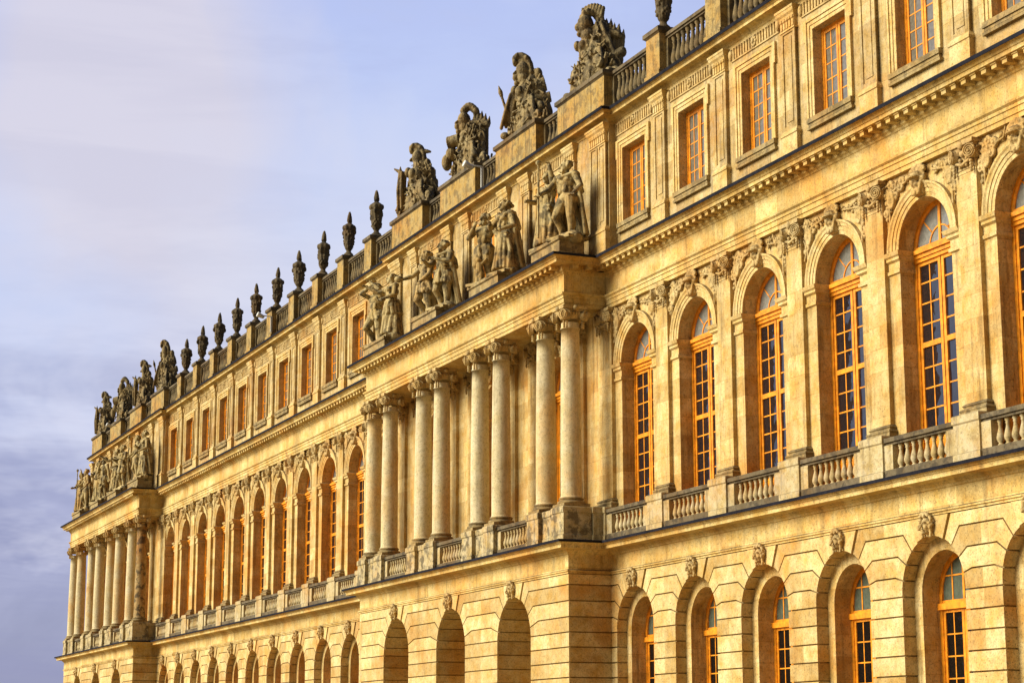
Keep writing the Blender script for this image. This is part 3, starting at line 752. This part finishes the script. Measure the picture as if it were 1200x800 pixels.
# ------------------------------------------------------------------ trophies of arms
def helmet(b, c, s, yaw=0, visor=True, crest=1):
    s *= 1.18
    m = Matrix.Translation(c) @ Matrix.Rotation(yaw, 4, 'Z') @ Matrix.Scale(s, 4)
    t = MB(); t.ell((0, 0, .1), (.34, .27, .32)); t.ell((.03, 0, -.14), (.29, .24, .26)); t.ell((-.27, 0, .06), (.24, .2, .05), (0, -.35, 0))
    if visor: t.ell((-.34, 0, -.12), (.16, .15, .13)); t.ell((-.3, 0, -.32), (.13, .14, .1))
    t.cap((.15, 0, -.35), (.05, 0, -.55), .22, .30)
    if crest:
        pts = [(-.36, 0, .40), (-.38, 0, .52), (-.26, 0, .60), (-.04, 0, .60), (.18, 0, .50), (.33, 0, .30), (.40, 0, .02), (.40, 0, -.30)]
        for p, q in zip(pts, pts[1:]): t.cap(p, q, .14, .14)
        t.ell((.05, 0, .40), (.36, .12, .26)); t.ell((.28, 0, .1), (.18, .12, .3))
        for p in pts[::2]: t.ell((p[0], .08, p[2]), (.12, .1, .1)); t.ell((p[0], -.08, p[2]), (.12, .1, .1))
    b.add(t.v, t.f, True, m)
def cuirass(b, c, s, yaw=0, lean=0):
    s *= 1.12
    m = Matrix.Translation(c) @ Matrix.Rotation(yaw, 4, 'Z') @ Matrix.Rotation(lean, 4, 'Y') @ Matrix.Scale(s, 4)
    t = MB(); t.ell((0, 0, .45), (.46, .36, .42)); t.ell((0, 0, 0), (.36, .3, .4)); t.ell((0, 0, -.35), (.44, .36, .28))
    for a in (-1, 1):
        t.ell((-.16 * 1, a * .14 - .1, .52), (.22, .18, .2)); t.ell((a * .48, 0, .62), (.2, .24, .2))
        for k in range(3): t.ell((-.1, -.22, .2 - .17 * k), (.16, .14, .085)); t.ell((.14, -.24, .2 - .17 * k), (.12, .12, .085))
    for k in range(9):
        a = PI + (k - 4) * .42; t.cap((.42 * math.cos(a + PI / 2) * 1, -.34 * abs(math.sin(a + PI / 2)) * 1, -.45), (.52 * math.cos(a + PI / 2), -.42 * abs(math.sin(a + PI / 2)), -.85), .09, .07)
    t.cap((0, 0, .8), (0, 0, 1.0), .2, .16)
    b.add(t.v, t.f, True, m)
def shield(b, c, r, rot):
    m = Matrix.Translation(c) @ Euler(rot).to_matrix().to_4x4()
    b.lathe([(r * .9, -.06), (r, 0), (r, .06), (r * .86, .10), (r * .8, .05), (r * .5, .10), (r * .3, .16), (r * .1, .2)], seg=22, m=m)
def drum(b, c, r, h, rot):
    m = Matrix.Translation(c) @ Euler(rot).to_matrix().to_4x4()
    b.lathe([(r * .8, -h / 2), (r * 1.05, -h / 2), (r * 1.05, -h / 2 + .07), (r, -h / 2 + .09), (r, h / 2 - .09), (r * 1.05, h / 2 - .07), (r * 1.05, h / 2), (r * .8, h / 2), (r * .75, h / 2 - .08)], seg=20, m=m)
def flag(b, p, q, n, spread, r, rnd):
    p = Vector(p); q = Vector(q)
    for k in range(n):
        t = (k / (n - 1) - .5); a = p + Vector((t * spread * .5, rnd.uniform(-.08, .08), 0)); c = q + Vector((t * spread, rnd.uniform(-.16, .16), rnd.uniform(-.15, .1)))
        mid = (a + c) / 2 + Vector((rnd.uniform(-.07, .07), -.12, 0)); b.cap(a, mid, r, r * 1.15); b.cap(mid, c, r * 1.15, r * .9)
def spear(b, p, q, r=.06):
    p = Vector(p); q = Vector(q); d = (q - p).normalized(); b.cap(p, q, r, r); b.cap(q, q + d * .12, .10, .12); b.cap(q + d * .14, q + d * .42, .12, .015)
def horse(b, c, s):
    t = MB(); t.cap((0, 0, .1), (-.25, 0, .75), .30, .2); t.cap((-.25, 0, .8), (-.52, 0, .35), .17, .11); t.ell((-.56, 0, .28), (.11, .1, .1))
    for a in (-1, 1): t.cap((-.2, a * .09, .92), (-.18, a * .1, 1.08), .06, .02); t.ell((-.36, a * .13, .7), (.06, .05, .05))
    for k in range(7): t.ell((-.1 + .05 * k, 0, .95 - .13 * k), (.12, .08, .12))
    b.add(t.v, t.f, True, Matrix.Translation(c) @ Matrix.Scale(s, 4))
def mound(b, w, rnd, n=60, zmax=1.1):
    b.box(-w, w, -.36, .4, 0, .16)
    for _ in range(n):
        z = rnd.random() ** 1.6 * zmax; x = rnd.uniform(-1, 1) * w * (1 - .55 * z / zmax); y = rnd.uniform(-.42, .25)
        if rnd.random() < .5: b.ell((x, y, z + .1), (rnd.uniform(.10, .24), rnd.uniform(.1, .2), rnd.uniform(.1, .2)), (rnd.random(), rnd.random() * 3, 0), 10, 7)
        elif rnd.random() < .6:
            a = rnd.uniform(-.7, 3.8); L = rnd.uniform(.15, .4); b.cap((x, y, z + .1), (x + L * math.cos(a), y - .08, z + .1 + L * abs(math.sin(a))), rnd.uniform(.05, .1), .045)
        else: shield(b, (x, y - .1, z + .15), rnd.uniform(.14, .24), (PI / 2 + rnd.uniform(-.3, .3), rnd.uniform(-.5, .5), 0))
def trophy(kind):
    r = random.Random(40 + kind); b = MB(); b.cap((.1, .1, .2), (.05, .1, 1.2), .95, .62); b.cap((.05, .1, 1.2), (.15, .08, 2.05), .58, .38)
    if kind == 0:       # lion mask helmet, fasces, horse head
        cuirass(b, (-.35, -.05, 1.05), .85, 0, -.1)
        b.ell((-.45, -.05, 2.35), (.42, .36, .40)); b.ell((-.78, -.08, 2.28), (.22, .22, .16)); b.ell((-.72, -.08, 2.02), (.18, .18, .1)); b.ell((-.3, -.05, 1.95), (.4, .34, .3)); b.ell((-.62, -.12, 2.5), (.2, .2, .08))
        for k in range(16): a = k * .42; b.ell((-.25 + .45 * math.cos(a), -.05 + .12 * math.sin(k), 2.35 + .48 * math.sin(a)), (.14, .14, .14))
        for k in range(8): b.cap((-.55 + .13 * k, 0, 2.75 + .16 * math.sin(k * .5)), (-.6 + .15 * k, .05, 2.98 + .14 * math.sin(k * .45)), .13, .09)
        for k in range(6): spear(b, (.40 + .17 * k, .05 * (k % 3), .6), (.38 + .20 * k, .06 * (k % 3) + .05, 2.42 - .11 * k - .1 * (k % 2)), .11)
        b.cap((.3, -.1, 2.05), (1.25, -.05, 1.9), .15, .15); flag(b, (.35, -.2, 2.3), (1.0, -.25, .7), 5, .7, .11, r); shield(b, (1.15, -.42, .62), .34, (PI / 2 - .2, .3, 0)); b.cap((.4, -.3, .8), (1.5, -.3, 1.15), .15, .2)
    elif kind == 1:     # beaked helmet with curled crest over a cuirass, drums to the right
        cuirass(b, (-.25, -.05, 1.05), 1.0, 0, 0); helmet(b, (-.35, 0, 2.45), 1.0, 0, True, 1); spear(b, (-1.0, 0, .3), (-1.55, -.05, 1.65), .07); flag(b, (-.85, -.1, 1.6), (-1.2, -.1, .4), 4, .6, .1, r)
        drum(b, (.62, 0, 1.95), .30, .5, (0, 1.2, .3)); drum(b, (.80, -.1, 1.35), .20, .8, (0, 1.35, .2)); drum(b, (.95, -.12, .9), .28, .5, (.3, 1.2, .2)); b.ell((.5, 0, 2.4), (.22, .2, .24)); flag(b, (.4, .05, 2.5), (.95, 0, .5), 5, .5, .12, r); shield(b, (.1, -.45, .55), .42, (PI / 2 - .25, .1, 0))
    elif kind == 2:     # plumed visor helmet, quiver bundle to the right, rings of shields
        cuirass(b, (-.25, -.05, 1.0), .8, 0, 0); helmet(b, (-.42, 0, 2.28), .95, .1, True, 0)
        for k in range(7): b.ell((-.45 + .12 * k, 0, 2.80 + .18 * math.sin(k * .55)), (.2, .18, .18))
        for k in range(5): b.cap((.28 + .16 * k, .04 * (k % 2), .6), (.22 + .17 * k, .04, 2.45 - .05 * k), .12, .13); spear(b, (.25 + .17 * k, 0, 1.6), (.22 + .2 * k, .03, 2.6 - .12 * k), .06)
        b.cap((.15, -.08, 2.25), (1.0, -.05, 2.15), .14, .14); shield(b, (.72, -.32, 1.55), .28, (PI / 2, .5, 0)); shield(b, (.78, -.32, 1.08), .22, (PI / 2, .5, 0)); drum(b, (.55, -.5, .5), .26, .6, (PI / 2 - .3, .5, 0)); drum(b, (-1.0, -.1, 1.5), .26, .7, (0, 1.4, 0)); b.ell((-1.15, 0, 1.0), (.35, .3, .3)); b.ell((-1.45, 0, .65), (.3, .25, .35)); b.cap((.3, -.4, 1.2), (1.2, -.4, .5), .08, .08)
    else:               # ragged feathered helmet on a bare cuirass, standards on the left
        cuirass(b, (-.15, -.1, 1.05), 1.05, 0, .05); helmet(b, (-.15, 0, 2.38), .92, 0, False, 1)
        for k in range(9): b.cap((-.35 + .1 * k, 0, 2.75), (-.62 + .16 * k, .02, 2.98 - .05 * abs(k - 3)), .1, .05)
        spear(b, (-1.15, 0, .2), (-1.25, 0, 1.75), .09); b.cap((-1.2, 0, 1.85), (-1.65, -.02, 2.05), .12, .04); flag(b, (-1.1, -.05, 1.8), (-1.1, -.1, .3), 5, .5, .11, r)
        for k in range(5): b.cap((.55 + .1 * k, .05, .5), (.5 + .13 * k, .05, 2.1 - .18 * k), .13, .13)
        b.ell((.5, 0, 2.2), (.2, .2, .22)); b.ell((.75, -.05, 1.75), (.28, .25, .28)); shield(b, (.55, -.42, .65), .33, (PI / 2 - .2, .3, 0)); flag(b, (.6, 0, 1.8), (1.2, 0, .4), 4, .4, .12, r)
    ca, sa = math.cos(.92), math.sin(.92)
    b.v = [(x * .74 * ca - y * 1.1 * sa, x * .74 * sa + y * 1.1 * ca, z * 1.04) for x, y, z in b.v]; mound(b, 1.9, r, 60, .95)
    if kind == 0: horse(b, (-1.25, -.05, .15), 1.15); flag(b, (-.7, -.1, 1.2), (-1.0, -.15, .2), 5, .6, .1, r)
    else: flag(b, (-.6, -.1, 1.1), (-1.0, -.15, .25), 5, .7, .1, r); shield(b, (-1.1, -.3, .6), .33, (PI / 2 - .2, -.4, 0))
    flag(b, (.5, -.15, 1.3), (1.0, -.2, .25), 5, .6, .1, r)
    for _ in range(60):
        z = r.uniform(.4, 2.2); q = .85 - .28 * z; a = r.uniform(-2.6, .6); b.ell((q * math.cos(a), .1 + q * math.sin(a), z), (r.uniform(.05, .11), r.uniform(.05, .1), r.uniform(.07, .16)), (r.random(), r.random(), r.random() * 3), 8, 6)
    for _ in range(16):
        z = r.uniform(.6, 2.0); x = r.uniform(-1, 1) * (.9 - .3 * z); b.ell((x, -.35 + r.uniform(-.08, .5), z), (r.uniform(.07, .15),) * 3, None, 8, 6)
    for _ in range(130):                                    # chiselled leaves and feathers all over
        z = r.uniform(.15, 2.3); q = (1.05 - .3 * z) * r.uniform(.8, 1.05); a = r.uniform(-2.8, .9); p = Vector((q * math.cos(a) * 1.15, .1 + q * math.sin(a) * .95, z)); d_ = Vector((r.uniform(-1, 1), r.uniform(-.6, .2), r.uniform(-1, 1))).normalized() * r.uniform(.1, .22)
        b.cap(p - d_, p + d_, .055, .02, 6)
    return carve(b, 'trophy', M['trophy'], .023, 0, .03, .05)
tm = [trophy(k) for k in range(4)]
TL = ['stone trophy with lion mask helmet, bundled spears and horse head on the parapet', 'stone trophy with curled crest helmet over a cuirass and drums on the right',
      'stone trophy with visored helmet, feather plume and a quiver bundle on its right', 'stone trophy of feathered helmet on bare cuirass beside the first urn of the row']
for k, x in enumerate(TROX):
    o = link('trophy', tm[k], (x, YB + .12, 23.82)); tag(o, TL[k], 'trophy', 'trophies of arms on the near pavilion')
FL = ['rightmost trophy of the distant end pavilion, beside the last small urn', 'second trophy from the right on the distant end pavilion roof', 'third trophy from the right on the distant end pavilion roof', 'leftmost trophy at the far left end of the palace parapet']
for k, x in enumerate(FTROX):
    o = link('trophy', tm[(1, 3, 2, 3)[k]], (x, YB + .12, 23.82)); o.scale = (.7, .85, 1.05); tag(o, FL[k], 'trophy', 'trophies of arms on the end pavilion')

# ------------------------------------------------------------------ statues
def limb(b, j, rs):
    for i in range(len(j) - 1): b.cap(j[i], j[i + 1], rs[i], rs[i + 1], 10)
def hand(b, w, d, grip=0):
    w = Vector(w); d = Vector(d).normalized(); s = d.cross(Vector((0, 1, .2))).normalized(); n = d.cross(s).normalized()
    b.ell(w + d * .03, (.02, .018, .028)); 
    for k in range(4):
        o = s * (.012 * (k - 1.5)); a = w + d * .05 + o; c = a + d * (.022 + .004 * (k in (1, 2))) + n * .008; e = c + d * (.012 - .02 * grip) + n * (.012 + .012 * grip)
        b.cap(a, c, .0065, .006, 6); b.cap(c, e, .006, .005, 6)
    a = w + d * .025 + s * .022; b.cap(a, a + d * .022 + s * .012, .0075, .006, 6)
def figure(seed, female=False, robe=False, tunic=False, cloak=True, arms=((-.17, -.05, .62), (-.16, -.14, .52), (.17, -.05, .62), (.15, -.15, .55)), turn=-.4, nod=.1, legs=0.0, prop=None, kneel=0, lean=0.0):
    """joints on a body one unit tall facing -y; scaled by the caller"""
    r = random.Random(seed); b = MB(); hs = .013 * (1 if seed % 2 else -1)
    sw = .105 if female else .125
    # legs
    hipL, hipR = (-.055 + hs, 0, .50), (.055 + hs, 0, .505)
    kL, kR = (-.065, -.03 - legs * .5, .275), (.06 + hs, -.015 + kneel * .02, .275); aL, aR = (-.06 - legs * .2, .03, .045), (.055, .0, .045)
    for h, k_, a in ((hipL, kL, aL), (hipR, kR, aR)):
        limb(b, [h, k_], [.072, .047]); limb(b, [k_, (Vector(k_) * .45 + Vector(a) * .55) + Vector((0, .012, .03)), a], [.044, .043, .026]); b.cap((a[0], a[1] + .01, .022), (a[0], a[1] - .085, .014), .026, .018); 
        for q in range(4): b.ell((a[0] - .018 + .012 * q, a[1] - .10, .012), (.009, .014, .01), None, 6, 5)
    # trunk
    b.ell((hs, 0, .525), (.098, .072, .075)); b.ell((hs * .5, -.002, .62), (.083, .062, .085)); b.ell((0, 0, .725), (.108 if not female else .095, .074, .105)); b.cap((-sw + .03, .005, .80), (sw - .03, .005, .80), .045, .045)
    for s in (-1, 1): b.ell((s * .045, -.058 if female else -.05, .745), (.04, .034 if female else .025, .036)); b.ell((s * sw, .0, .80), (.045, .045, .045)); b.ell((s * .03, -.056, .63), (.03, .018, .055))
    # neck and head
    b.cap((0, .005, .82), (0, -.008, .885), .036, .032)
    H = Matrix.Translation((0, -.012, .93)) @ Matrix.Rotation(turn, 4, 'Z') @ Matrix.Rotation(nod, 4, 'X'); t = MB()
    t.ell((0, .005, .005), (.046, .056, .062)); t.ell((0, -.018, -.03), (.034, .036, .038)); t.cap((0, -.05, .008), (0, -.066, -.016), .008, .011); t.ell((0, -.045, -.055), (.018, .016, .013)); t.ell((0, -.049, -.034), (.016, .008, .005)); t.ell((0, -.045, .022), (.036, .014, .008))
    for s in (-1, 1): t.ell((s * .018, -.047, .008), (.010, .007, .006)); t.ell((s * .047, .008, -.005), (.007, .013, .018))
    for k in range(34):
        a = r.uniform(-.3, PI + .3); e = r.uniform(-.2, 1.4); t.ell((.054 * math.cos(a) * math.cos(e), .012 + .062 * abs(math.sin(a)) * math.cos(e) - .02 * (e > .9), .012 + .062 * math.sin(e)), (.019, .019, .017), None, 7, 5)
    if female: t.ell((0, .07, -.005), (.03, .035, .03))
    else:
        for k in range(10): t.ell((r.uniform(-.03, .03), -.045 + r.uniform(-.008, .01), -.062 + r.uniform(-.02, .01)), (.014, .012, .016), None, 7, 5)
    b.add(t.v, t.f, True, H)
    # arms
    for s, el, wr in ((-1, arms[0], arms[1]), (1, arms[2], arms[3])):
        sh = Vector((s * sw, 0, .795)); el = Vector(el); wr = Vector(wr)
        limb(b, [sh, el], [.041, .031]); limb(b, [el, el.lerp(wr, .35), wr], [.031, .032, .021]); hand(b, wr, wr - el, .5)
    # drapery as long overlapping folds
    def folds(n, top, bot, rr, a0, a1, rt, rb, wav=.02):
        for k in range(n):
            a = a0 + (a1 - a0) * k / max(1, n - 1); j = r.uniform(-.5, .5) * (a1 - a0) / n
            p = Vector((top[0] + rt[0] * math.cos(a), top[1] + rt[1] * math.sin(a), top[2] + r.uniform(-.01, .01)))
            q = Vector((bot[0] + rb[0] * math.cos(a + j), bot[1] + rb[1] * math.sin(a + j), bot[2] + r.uniform(0, .02)))
            mdl = p.lerp(q, .5) + Vector((r.uniform(-wav, wav), r.uniform(-wav, wav), 0)); w = rr * r.uniform(.75, 1.25)
            b.cap(p, mdl, w * .8, w, 7); b.cap(mdl, q, w, w * 1.2, 7)
    if robe:
        folds(22, (hs, 0, .57), (0, .0, .05), .021, 0, 2 * PI, (.088, .066), (.145, .115)); b.lathe([(.07, .05), (.12, .06), (.105, .3), (.085, .55), (.05, .6)], seg=14)
        for k in range(2): b.cap((-.09, -.05, .585 - .04 * k), (.10, -.06, .53 - .05 * k), .02, .024, 7)
        folds(9, (0, 0, .80), (0, 0, .58), .011, PI, 2 * PI, (.075, .062), (.08, .066))
    if tunic:
        folds(18, (hs, 0, .58), (hs, 0, .36), .02, 0, 2 * PI, (.085, .065), (.12, .1)); b.lathe([(.06, .36), (.1, .37), (.085, .56), (.05, .6)], seg=14); b.cap((-.09, -.05, .56), (.09, -.05, .57), .022, .022)
        b.cap((-.09, -.05, .80), (.08, -.06, .58), .02, .02); b.cap((-.06, -.06, .81), (.1, -.055, .62), .016, .016)
    if cloak:
        folds(13, (0, .02, .82), (.01, .09, .05), .022, -.15, PI + .15, (.115, .05), (.16, .06)); folds(9, (0, .01, .84), (0, .05, .6), .022, -.6, PI + .6, (.10, .05), (.135, .075))
        b.cap((-.12, -.02, .82), (.0, -.075, .77), .024, .024); b.cap((.12, -.02, .82), (.0, -.075, .77), .024, .024); b.ell((0, -.08, .765), (.02, .015, .02))
    if not robe and not cloak: b.cap((.05, .07, .03), (.04, .06, .45), .055, .04); folds(8, (0, .0, .56), (.04, .02, .40), .02, 0, 2 * PI, (.08, .065), (.1, .085))
    if prop == 'staff': b.cap((arms[1][0], arms[1][1] - .03, .02), (arms[1][0], arms[1][1] - .02, .98), .012, .012); b.ell((arms[1][0], arms[1][1] - .02, .99), (.03, .03, .035))
    if prop == 'orb': b.ell((arms[1][0], arms[1][1] - .04, arms[1][2]), (.05, .05, .05))
    if prop == 'shield': b.ell((arms[3][0] + .02, arms[3][1], arms[3][2] - .04), (.035, .09, .12))
    if prop == 'lyre': 
        for s in (-1, 1): b.tube([(arms[1][0] + s * .01, arms[1][1], .5), (arms[1][0] + s * .07, arms[1][1], .6), (arms[1][0] + s * .05, arms[1][1], .72)], .014)
        b.cap((arms[1][0] - .06, arms[1][1], .7), (arms[1][0] + .06, arms[1][1], .7), .012, .012)
    if prop == 'child': 
        b.ell((-.0, -.1, .33), (.035, .035, .04)); b.cap((0, -.09, .17), (0, -.09, .27), .045, .035); b.cap((-.02, -.1, .03), (-.02, -.09, .16), .025, .03); b.cap((.03, -.1, .03), (.02, -.09, .16), .025, .03); b.cap((.03, -.09, .27), (.07, -.07, .33), .018, .015)
    if prop == 'trunk': b.cap((.06, .05, .02), (.07, .05, .38), .06, .045)
    b.cap((-.09, .03, -.01), (.09, .0, -.01), .1, .1); b.box(-.16, .16, -.13, .14, -.03, .012)
    sc = 2.72; sh = Matrix.Identity(4)
    b.v = [(x * sc * 1.36 + lean * z, y * sc * 1.38, z * sc * 1.05) for x, y, z in b.v]
    return carve(b, 'statue', M['statue'], .021, 1)
UPR = ((-.20, -.04, .80), (-.24, -.12, .97))
FIG = [
    dict(seed=1, cloak=True, tunic=False, arms=((-.19, -.06, .66), (-.2, -.16, .58), (.19, .0, .64), (.2, -.1, .52)), turn=-.6, legs=.10, prop='staff'),
    dict(seed=2, female=True, robe=True, cloak=False, arms=((-.15, -.06, .64), (-.1, -.15, .62), (.19, -.08, .80), (.20, -.12, .98)), turn=.3, prop=None),
    dict(seed=3, female=True, robe=True, cloak=True, arms=((-.15, -.08, .64), (-.05, -.16, .66), (.17, -.02, .62), (.12, -.13, .56)), turn=-.5),
    dict(seed=4, cloak=False, arms=((-.15, -.09, .66), (-.06, -.11, .80), (.17, .02, .64), (.18, .03, .48)), turn=-.1, legs=.06, prop='child'),
    dict(seed=5, tunic=True, cloak=True, arms=((-.18, -.06, .66), (-.12, -.17, .68), (.17, -.06, .66), (.04, -.15, .70)), turn=-.6, legs=.05),
    dict(seed=6, tunic=True, cloak=False, arms=((-.18, -.10, .66), (-.20, -.22, .60), (.17, -.05, .62), (.13, -.14, .5)), turn=-.5, nod=.3, legs=.12, prop='orb'),
    dict(seed=7, female=True, robe=True, cloak=False, tunic=True, arms=((-.18, -.12, .74), (-.22, -.22, .82), (.16, -.03, .64), (.1, -.14, .58)), turn=-.7, nod=.1),
    dict(seed=8, cloak=False, arms=((-.12, -.14, .84), (.02, -.12, .93), (.18, -.1, .86), (.1, -.14, .96)), turn=-.2, nod=.3, legs=.18, lean=-.12, prop='trunk'),
]
fm = [figure(**k) for k in FIG]
SX = [-2.72, -4.35, -8.45, -10.55, -15.15, -17.15, -21.6, -23.55]
FSX = [-71.9, -74.1, -78.9, -81.0, -85.3, -87.4, -92.2, -94.4]
SL = ['bare chested statue with long cloak and staff, standing on the nearest pavilion corner', 'draped statue raising one arm, left neighbour of the cloaked figure at the nearest corner',
      'robed statue with dark cloak, right figure of the second pair from the near corner', 'nude statue with small child at its feet, left figure of the second pair',
      'cloaked statue in short tunic, right figure of the third pair from the near corner', 'statue in tunic bending forward holding a round object, left figure of the third pair',
      'robed statue reaching toward its neighbour, right figure of the leftmost near pavilion pair', 'nude statue with both arms over its head, left figure of the leftmost near pavilion pair']
FO = ['rightmost', 'second from right', 'third from right', 'fourth from right', 'fourth from left', 'third from left', 'second from left', 'leftmost']
for k in range(8):
    o = link('statue', fm[k], (SX[k], -1.36, 17.72)); tag(o, SL[k], 'statue', 'statues above the near columned pavilion')
    o.rotation_euler = (0, 0, (.35, .2, .25, .5, .3, .1, .0, .3)[k])
for k in range(8):
    o = link('statue', fm[(2, 0, 4, 6, 3, 2, 0, 1)[k]], (FSX[k], -1.36, 17.78)); o.rotation_euler = (0, 0, R.uniform(-.2, .5)); o.scale = (.95, .85, 1.08)
    tag(o, 'small distant stone statue, ' + FO[k] + ' on the end pavilion ledge', 'statue', 'statues above the end pavilion')
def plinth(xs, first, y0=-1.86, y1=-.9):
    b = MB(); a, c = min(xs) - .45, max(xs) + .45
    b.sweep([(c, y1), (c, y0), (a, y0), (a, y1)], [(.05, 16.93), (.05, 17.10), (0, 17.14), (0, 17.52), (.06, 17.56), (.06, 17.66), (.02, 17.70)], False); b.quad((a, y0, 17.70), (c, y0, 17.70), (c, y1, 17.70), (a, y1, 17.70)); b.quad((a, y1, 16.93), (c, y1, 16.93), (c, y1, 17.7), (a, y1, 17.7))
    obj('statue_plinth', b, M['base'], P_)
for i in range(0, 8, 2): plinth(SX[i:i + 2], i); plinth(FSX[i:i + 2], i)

# small floodlights on the parapet
def floodlight(x, lab):
    b = MB(); b.box(-.03, .03, -.05, .05, -.9, 0); b.cap((0, 0, -.02), (0, -.55, .0), .035, .035); o = obj('floodlight', b, M['white'], None, (x, -.32, 23.45))
    b = MB(); m = Matrix.Translation((0, -.62, -.02)) @ Matrix.Rotation(1.2, 4, 'X'); b.lathe([(.05, -.22), (.1, -.18), (.13, .1), (.15, .2), (.12, .21)], seg=14, m=m); obj('lamp_head', b, M['white'], o, (x, -.32, 23.45))
    tag(o, lab, 'floodlight', 'floodlights on the parapet')
floodlight(-13.5, 'small pale floodlight on the balustrade between two helmet trophies'); floodlight(-45.0, 'small pale floodlight on the balustrade amid the row of urns'); floodlight(-86.5, 'small pale floodlight on the distant end pavilion parapet')

# ------------------------------------------------------------------ ground
b = MB(); b.quad((-3000, -3000, GZ), (3000, -3000, GZ), (3000, 3000, GZ), (-3000, 3000, GZ)); gr = obj('ground', b, M['gravel']); gr['kind'] = 'structure'

# ------------------------------------------------------------------ sky and light
SUN_AZ, SUN_EL = math.radians(-14), math.radians(30)      # azimuth measured from -y towards -x
ts = Vector((-math.sin(-SUN_AZ) * math.cos(SUN_EL), -math.cos(SUN_AZ) * math.cos(SUN_EL), math.sin(SUN_EL)))
w = bpy.data.worlds.new('World'); scene.world = w; w.use_nodes = True; nt = w.node_tree
bg = nt.nodes['Background']
sky = N(nt, 'ShaderNodeTexSky', sky_type='NISHITA', sun_disc=False); sky.sun_elevation = SUN_EL; sky.sun_rotation = math.atan2(ts.x, ts.y)
tc = N(nt, 'ShaderNodeTexCoord'); D = tc.outputs['Generated']
dx = N(nt, 'ShaderNodeSeparateXYZ'); nt.links.new(D, dx.inputs[0])
n1 = noise(nt, scaled(nt, D, (1, 1, 1.5)), 3.1, 6, .5, .6); n2 = noise(nt, scaled(nt, D, (1, 1, 6)), 4.2, 5, .6, .4); n3 = noise(nt, scaled(nt, D, (1, 1, 2)), 9, 5, .6, .3)
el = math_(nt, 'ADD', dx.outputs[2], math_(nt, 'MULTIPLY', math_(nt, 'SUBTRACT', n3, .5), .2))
cl = ramp(nt, el, [(.02, (1.9, 2.0, 3.2)), (.11, (2.8, 2.9, 4.3)), (.19, (3.8, 4.1, 5.5)), (.27, (3.7, 4.2, 5.9)), (.36, (3.1, 3.6, 5.7)), (.85, (.9, 1.0, 1.5))])  # last stop darkens the unseen zenith to lower the ambient light
def cloud(base, direction, r0, r1, col, amt):                      # one broad soft cloud around a compass direction
    dd = N(nt, 'ShaderNodeVectorMath', operation='DISTANCE'); nt.links.new(D, dd.inputs[0]); dd.inputs[1].default_value = Vector(direction).normalized()
    q = math_(nt, 'ADD', dd.outputs['Value'], math_(nt, 'MULTIPLY', math_(nt, 'SUBTRACT', n1, .5), .32))
    return mix(nt, ramp(nt, q, [(r0, (amt, amt, amt)), (r1, (0, 0, 0))]), base, col)
cl = cloud(cl, (-0.9367, 0.1977, 0.2891), .045, .115, (4.6, 4.35, 5.0), .9)
cl = cloud(cl, (-0.9188, 0.3225, 0.2278), .03, .12, (4.6, 4.7, 5.6), .8)
low = ramp(nt, dx.outputs[2], [(.10, (1, 1, 1)), (.22, (.12, .12, .12))])
cl = mix(nt, math_(nt, 'MULTIPLY', ramp(nt, n2, [(.45, (0, 0, 0)), (.58, (.85, .85, .85))]), low), cl, (1.75, 1.85, 3.2))
cl = mix(nt, math_(nt, 'MULTIPLY', ramp(nt, n3, [(.50, (0, 0, 0)), (.66, (.6, .6, .6))]), ramp(nt, dx.outputs[2], [(.16, (1, 1, 1)), (.30, (.25, .25, .25))])), cl, (4.5, 4.5, 5.5))           # slate streaks of low cloud
# darkening added to the unseen sky behind the camera to cut fill light
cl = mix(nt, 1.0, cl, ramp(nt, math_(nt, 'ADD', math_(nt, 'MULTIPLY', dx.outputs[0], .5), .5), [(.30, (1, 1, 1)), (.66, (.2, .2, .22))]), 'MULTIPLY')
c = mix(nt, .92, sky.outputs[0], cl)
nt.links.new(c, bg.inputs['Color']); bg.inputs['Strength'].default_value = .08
sl = bpy.data.lights.new('sun', 'SUN'); sl.energy = 3.7; sl.angle = math.radians(40); sl.color = (1, .945, .80)
so = bpy.data.objects.new('sun', sl); C.objects.link(so); so.rotation_euler = (-ts).to_track_quat('-Z', 'Y').to_euler(); so.location = (0, -40, 60)

# ------------------------------------------------------------------ camera
cam = bpy.data.cameras.new('camera'); co = bpy.data.objects.new('camera', cam); C.objects.link(co); scene.camera = co
yaw, pitch, roll = 0.39433829, 0.20025019, -0.00102467
d = Vector((-math.cos(yaw) * math.cos(pitch), math.sin(yaw) * math.cos(pitch), math.sin(pitch)))
r = Vector((math.sin(yaw), math.cos(yaw), 0)); u = r.cross(d)
r2 = math.cos(roll) * r + math.sin(roll) * u; u2 = math.cos(roll) * u - math.sin(roll) * r
mw = Matrix((r2, u2, -d)).transposed().to_4x4(); mw.translation = (60.24098, -29.67971, 0); co.matrix_world = mw
cam.sensor_width = 36; cam.lens = 2346.268 / 1200 * 36; cam.clip_end = 6000; cam.clip_start = .5
vs = scene.view_settings; vs.view_transform = 'Standard'; vs.look = 'None'; vs.exposure = 1.02; vs.gamma = 1
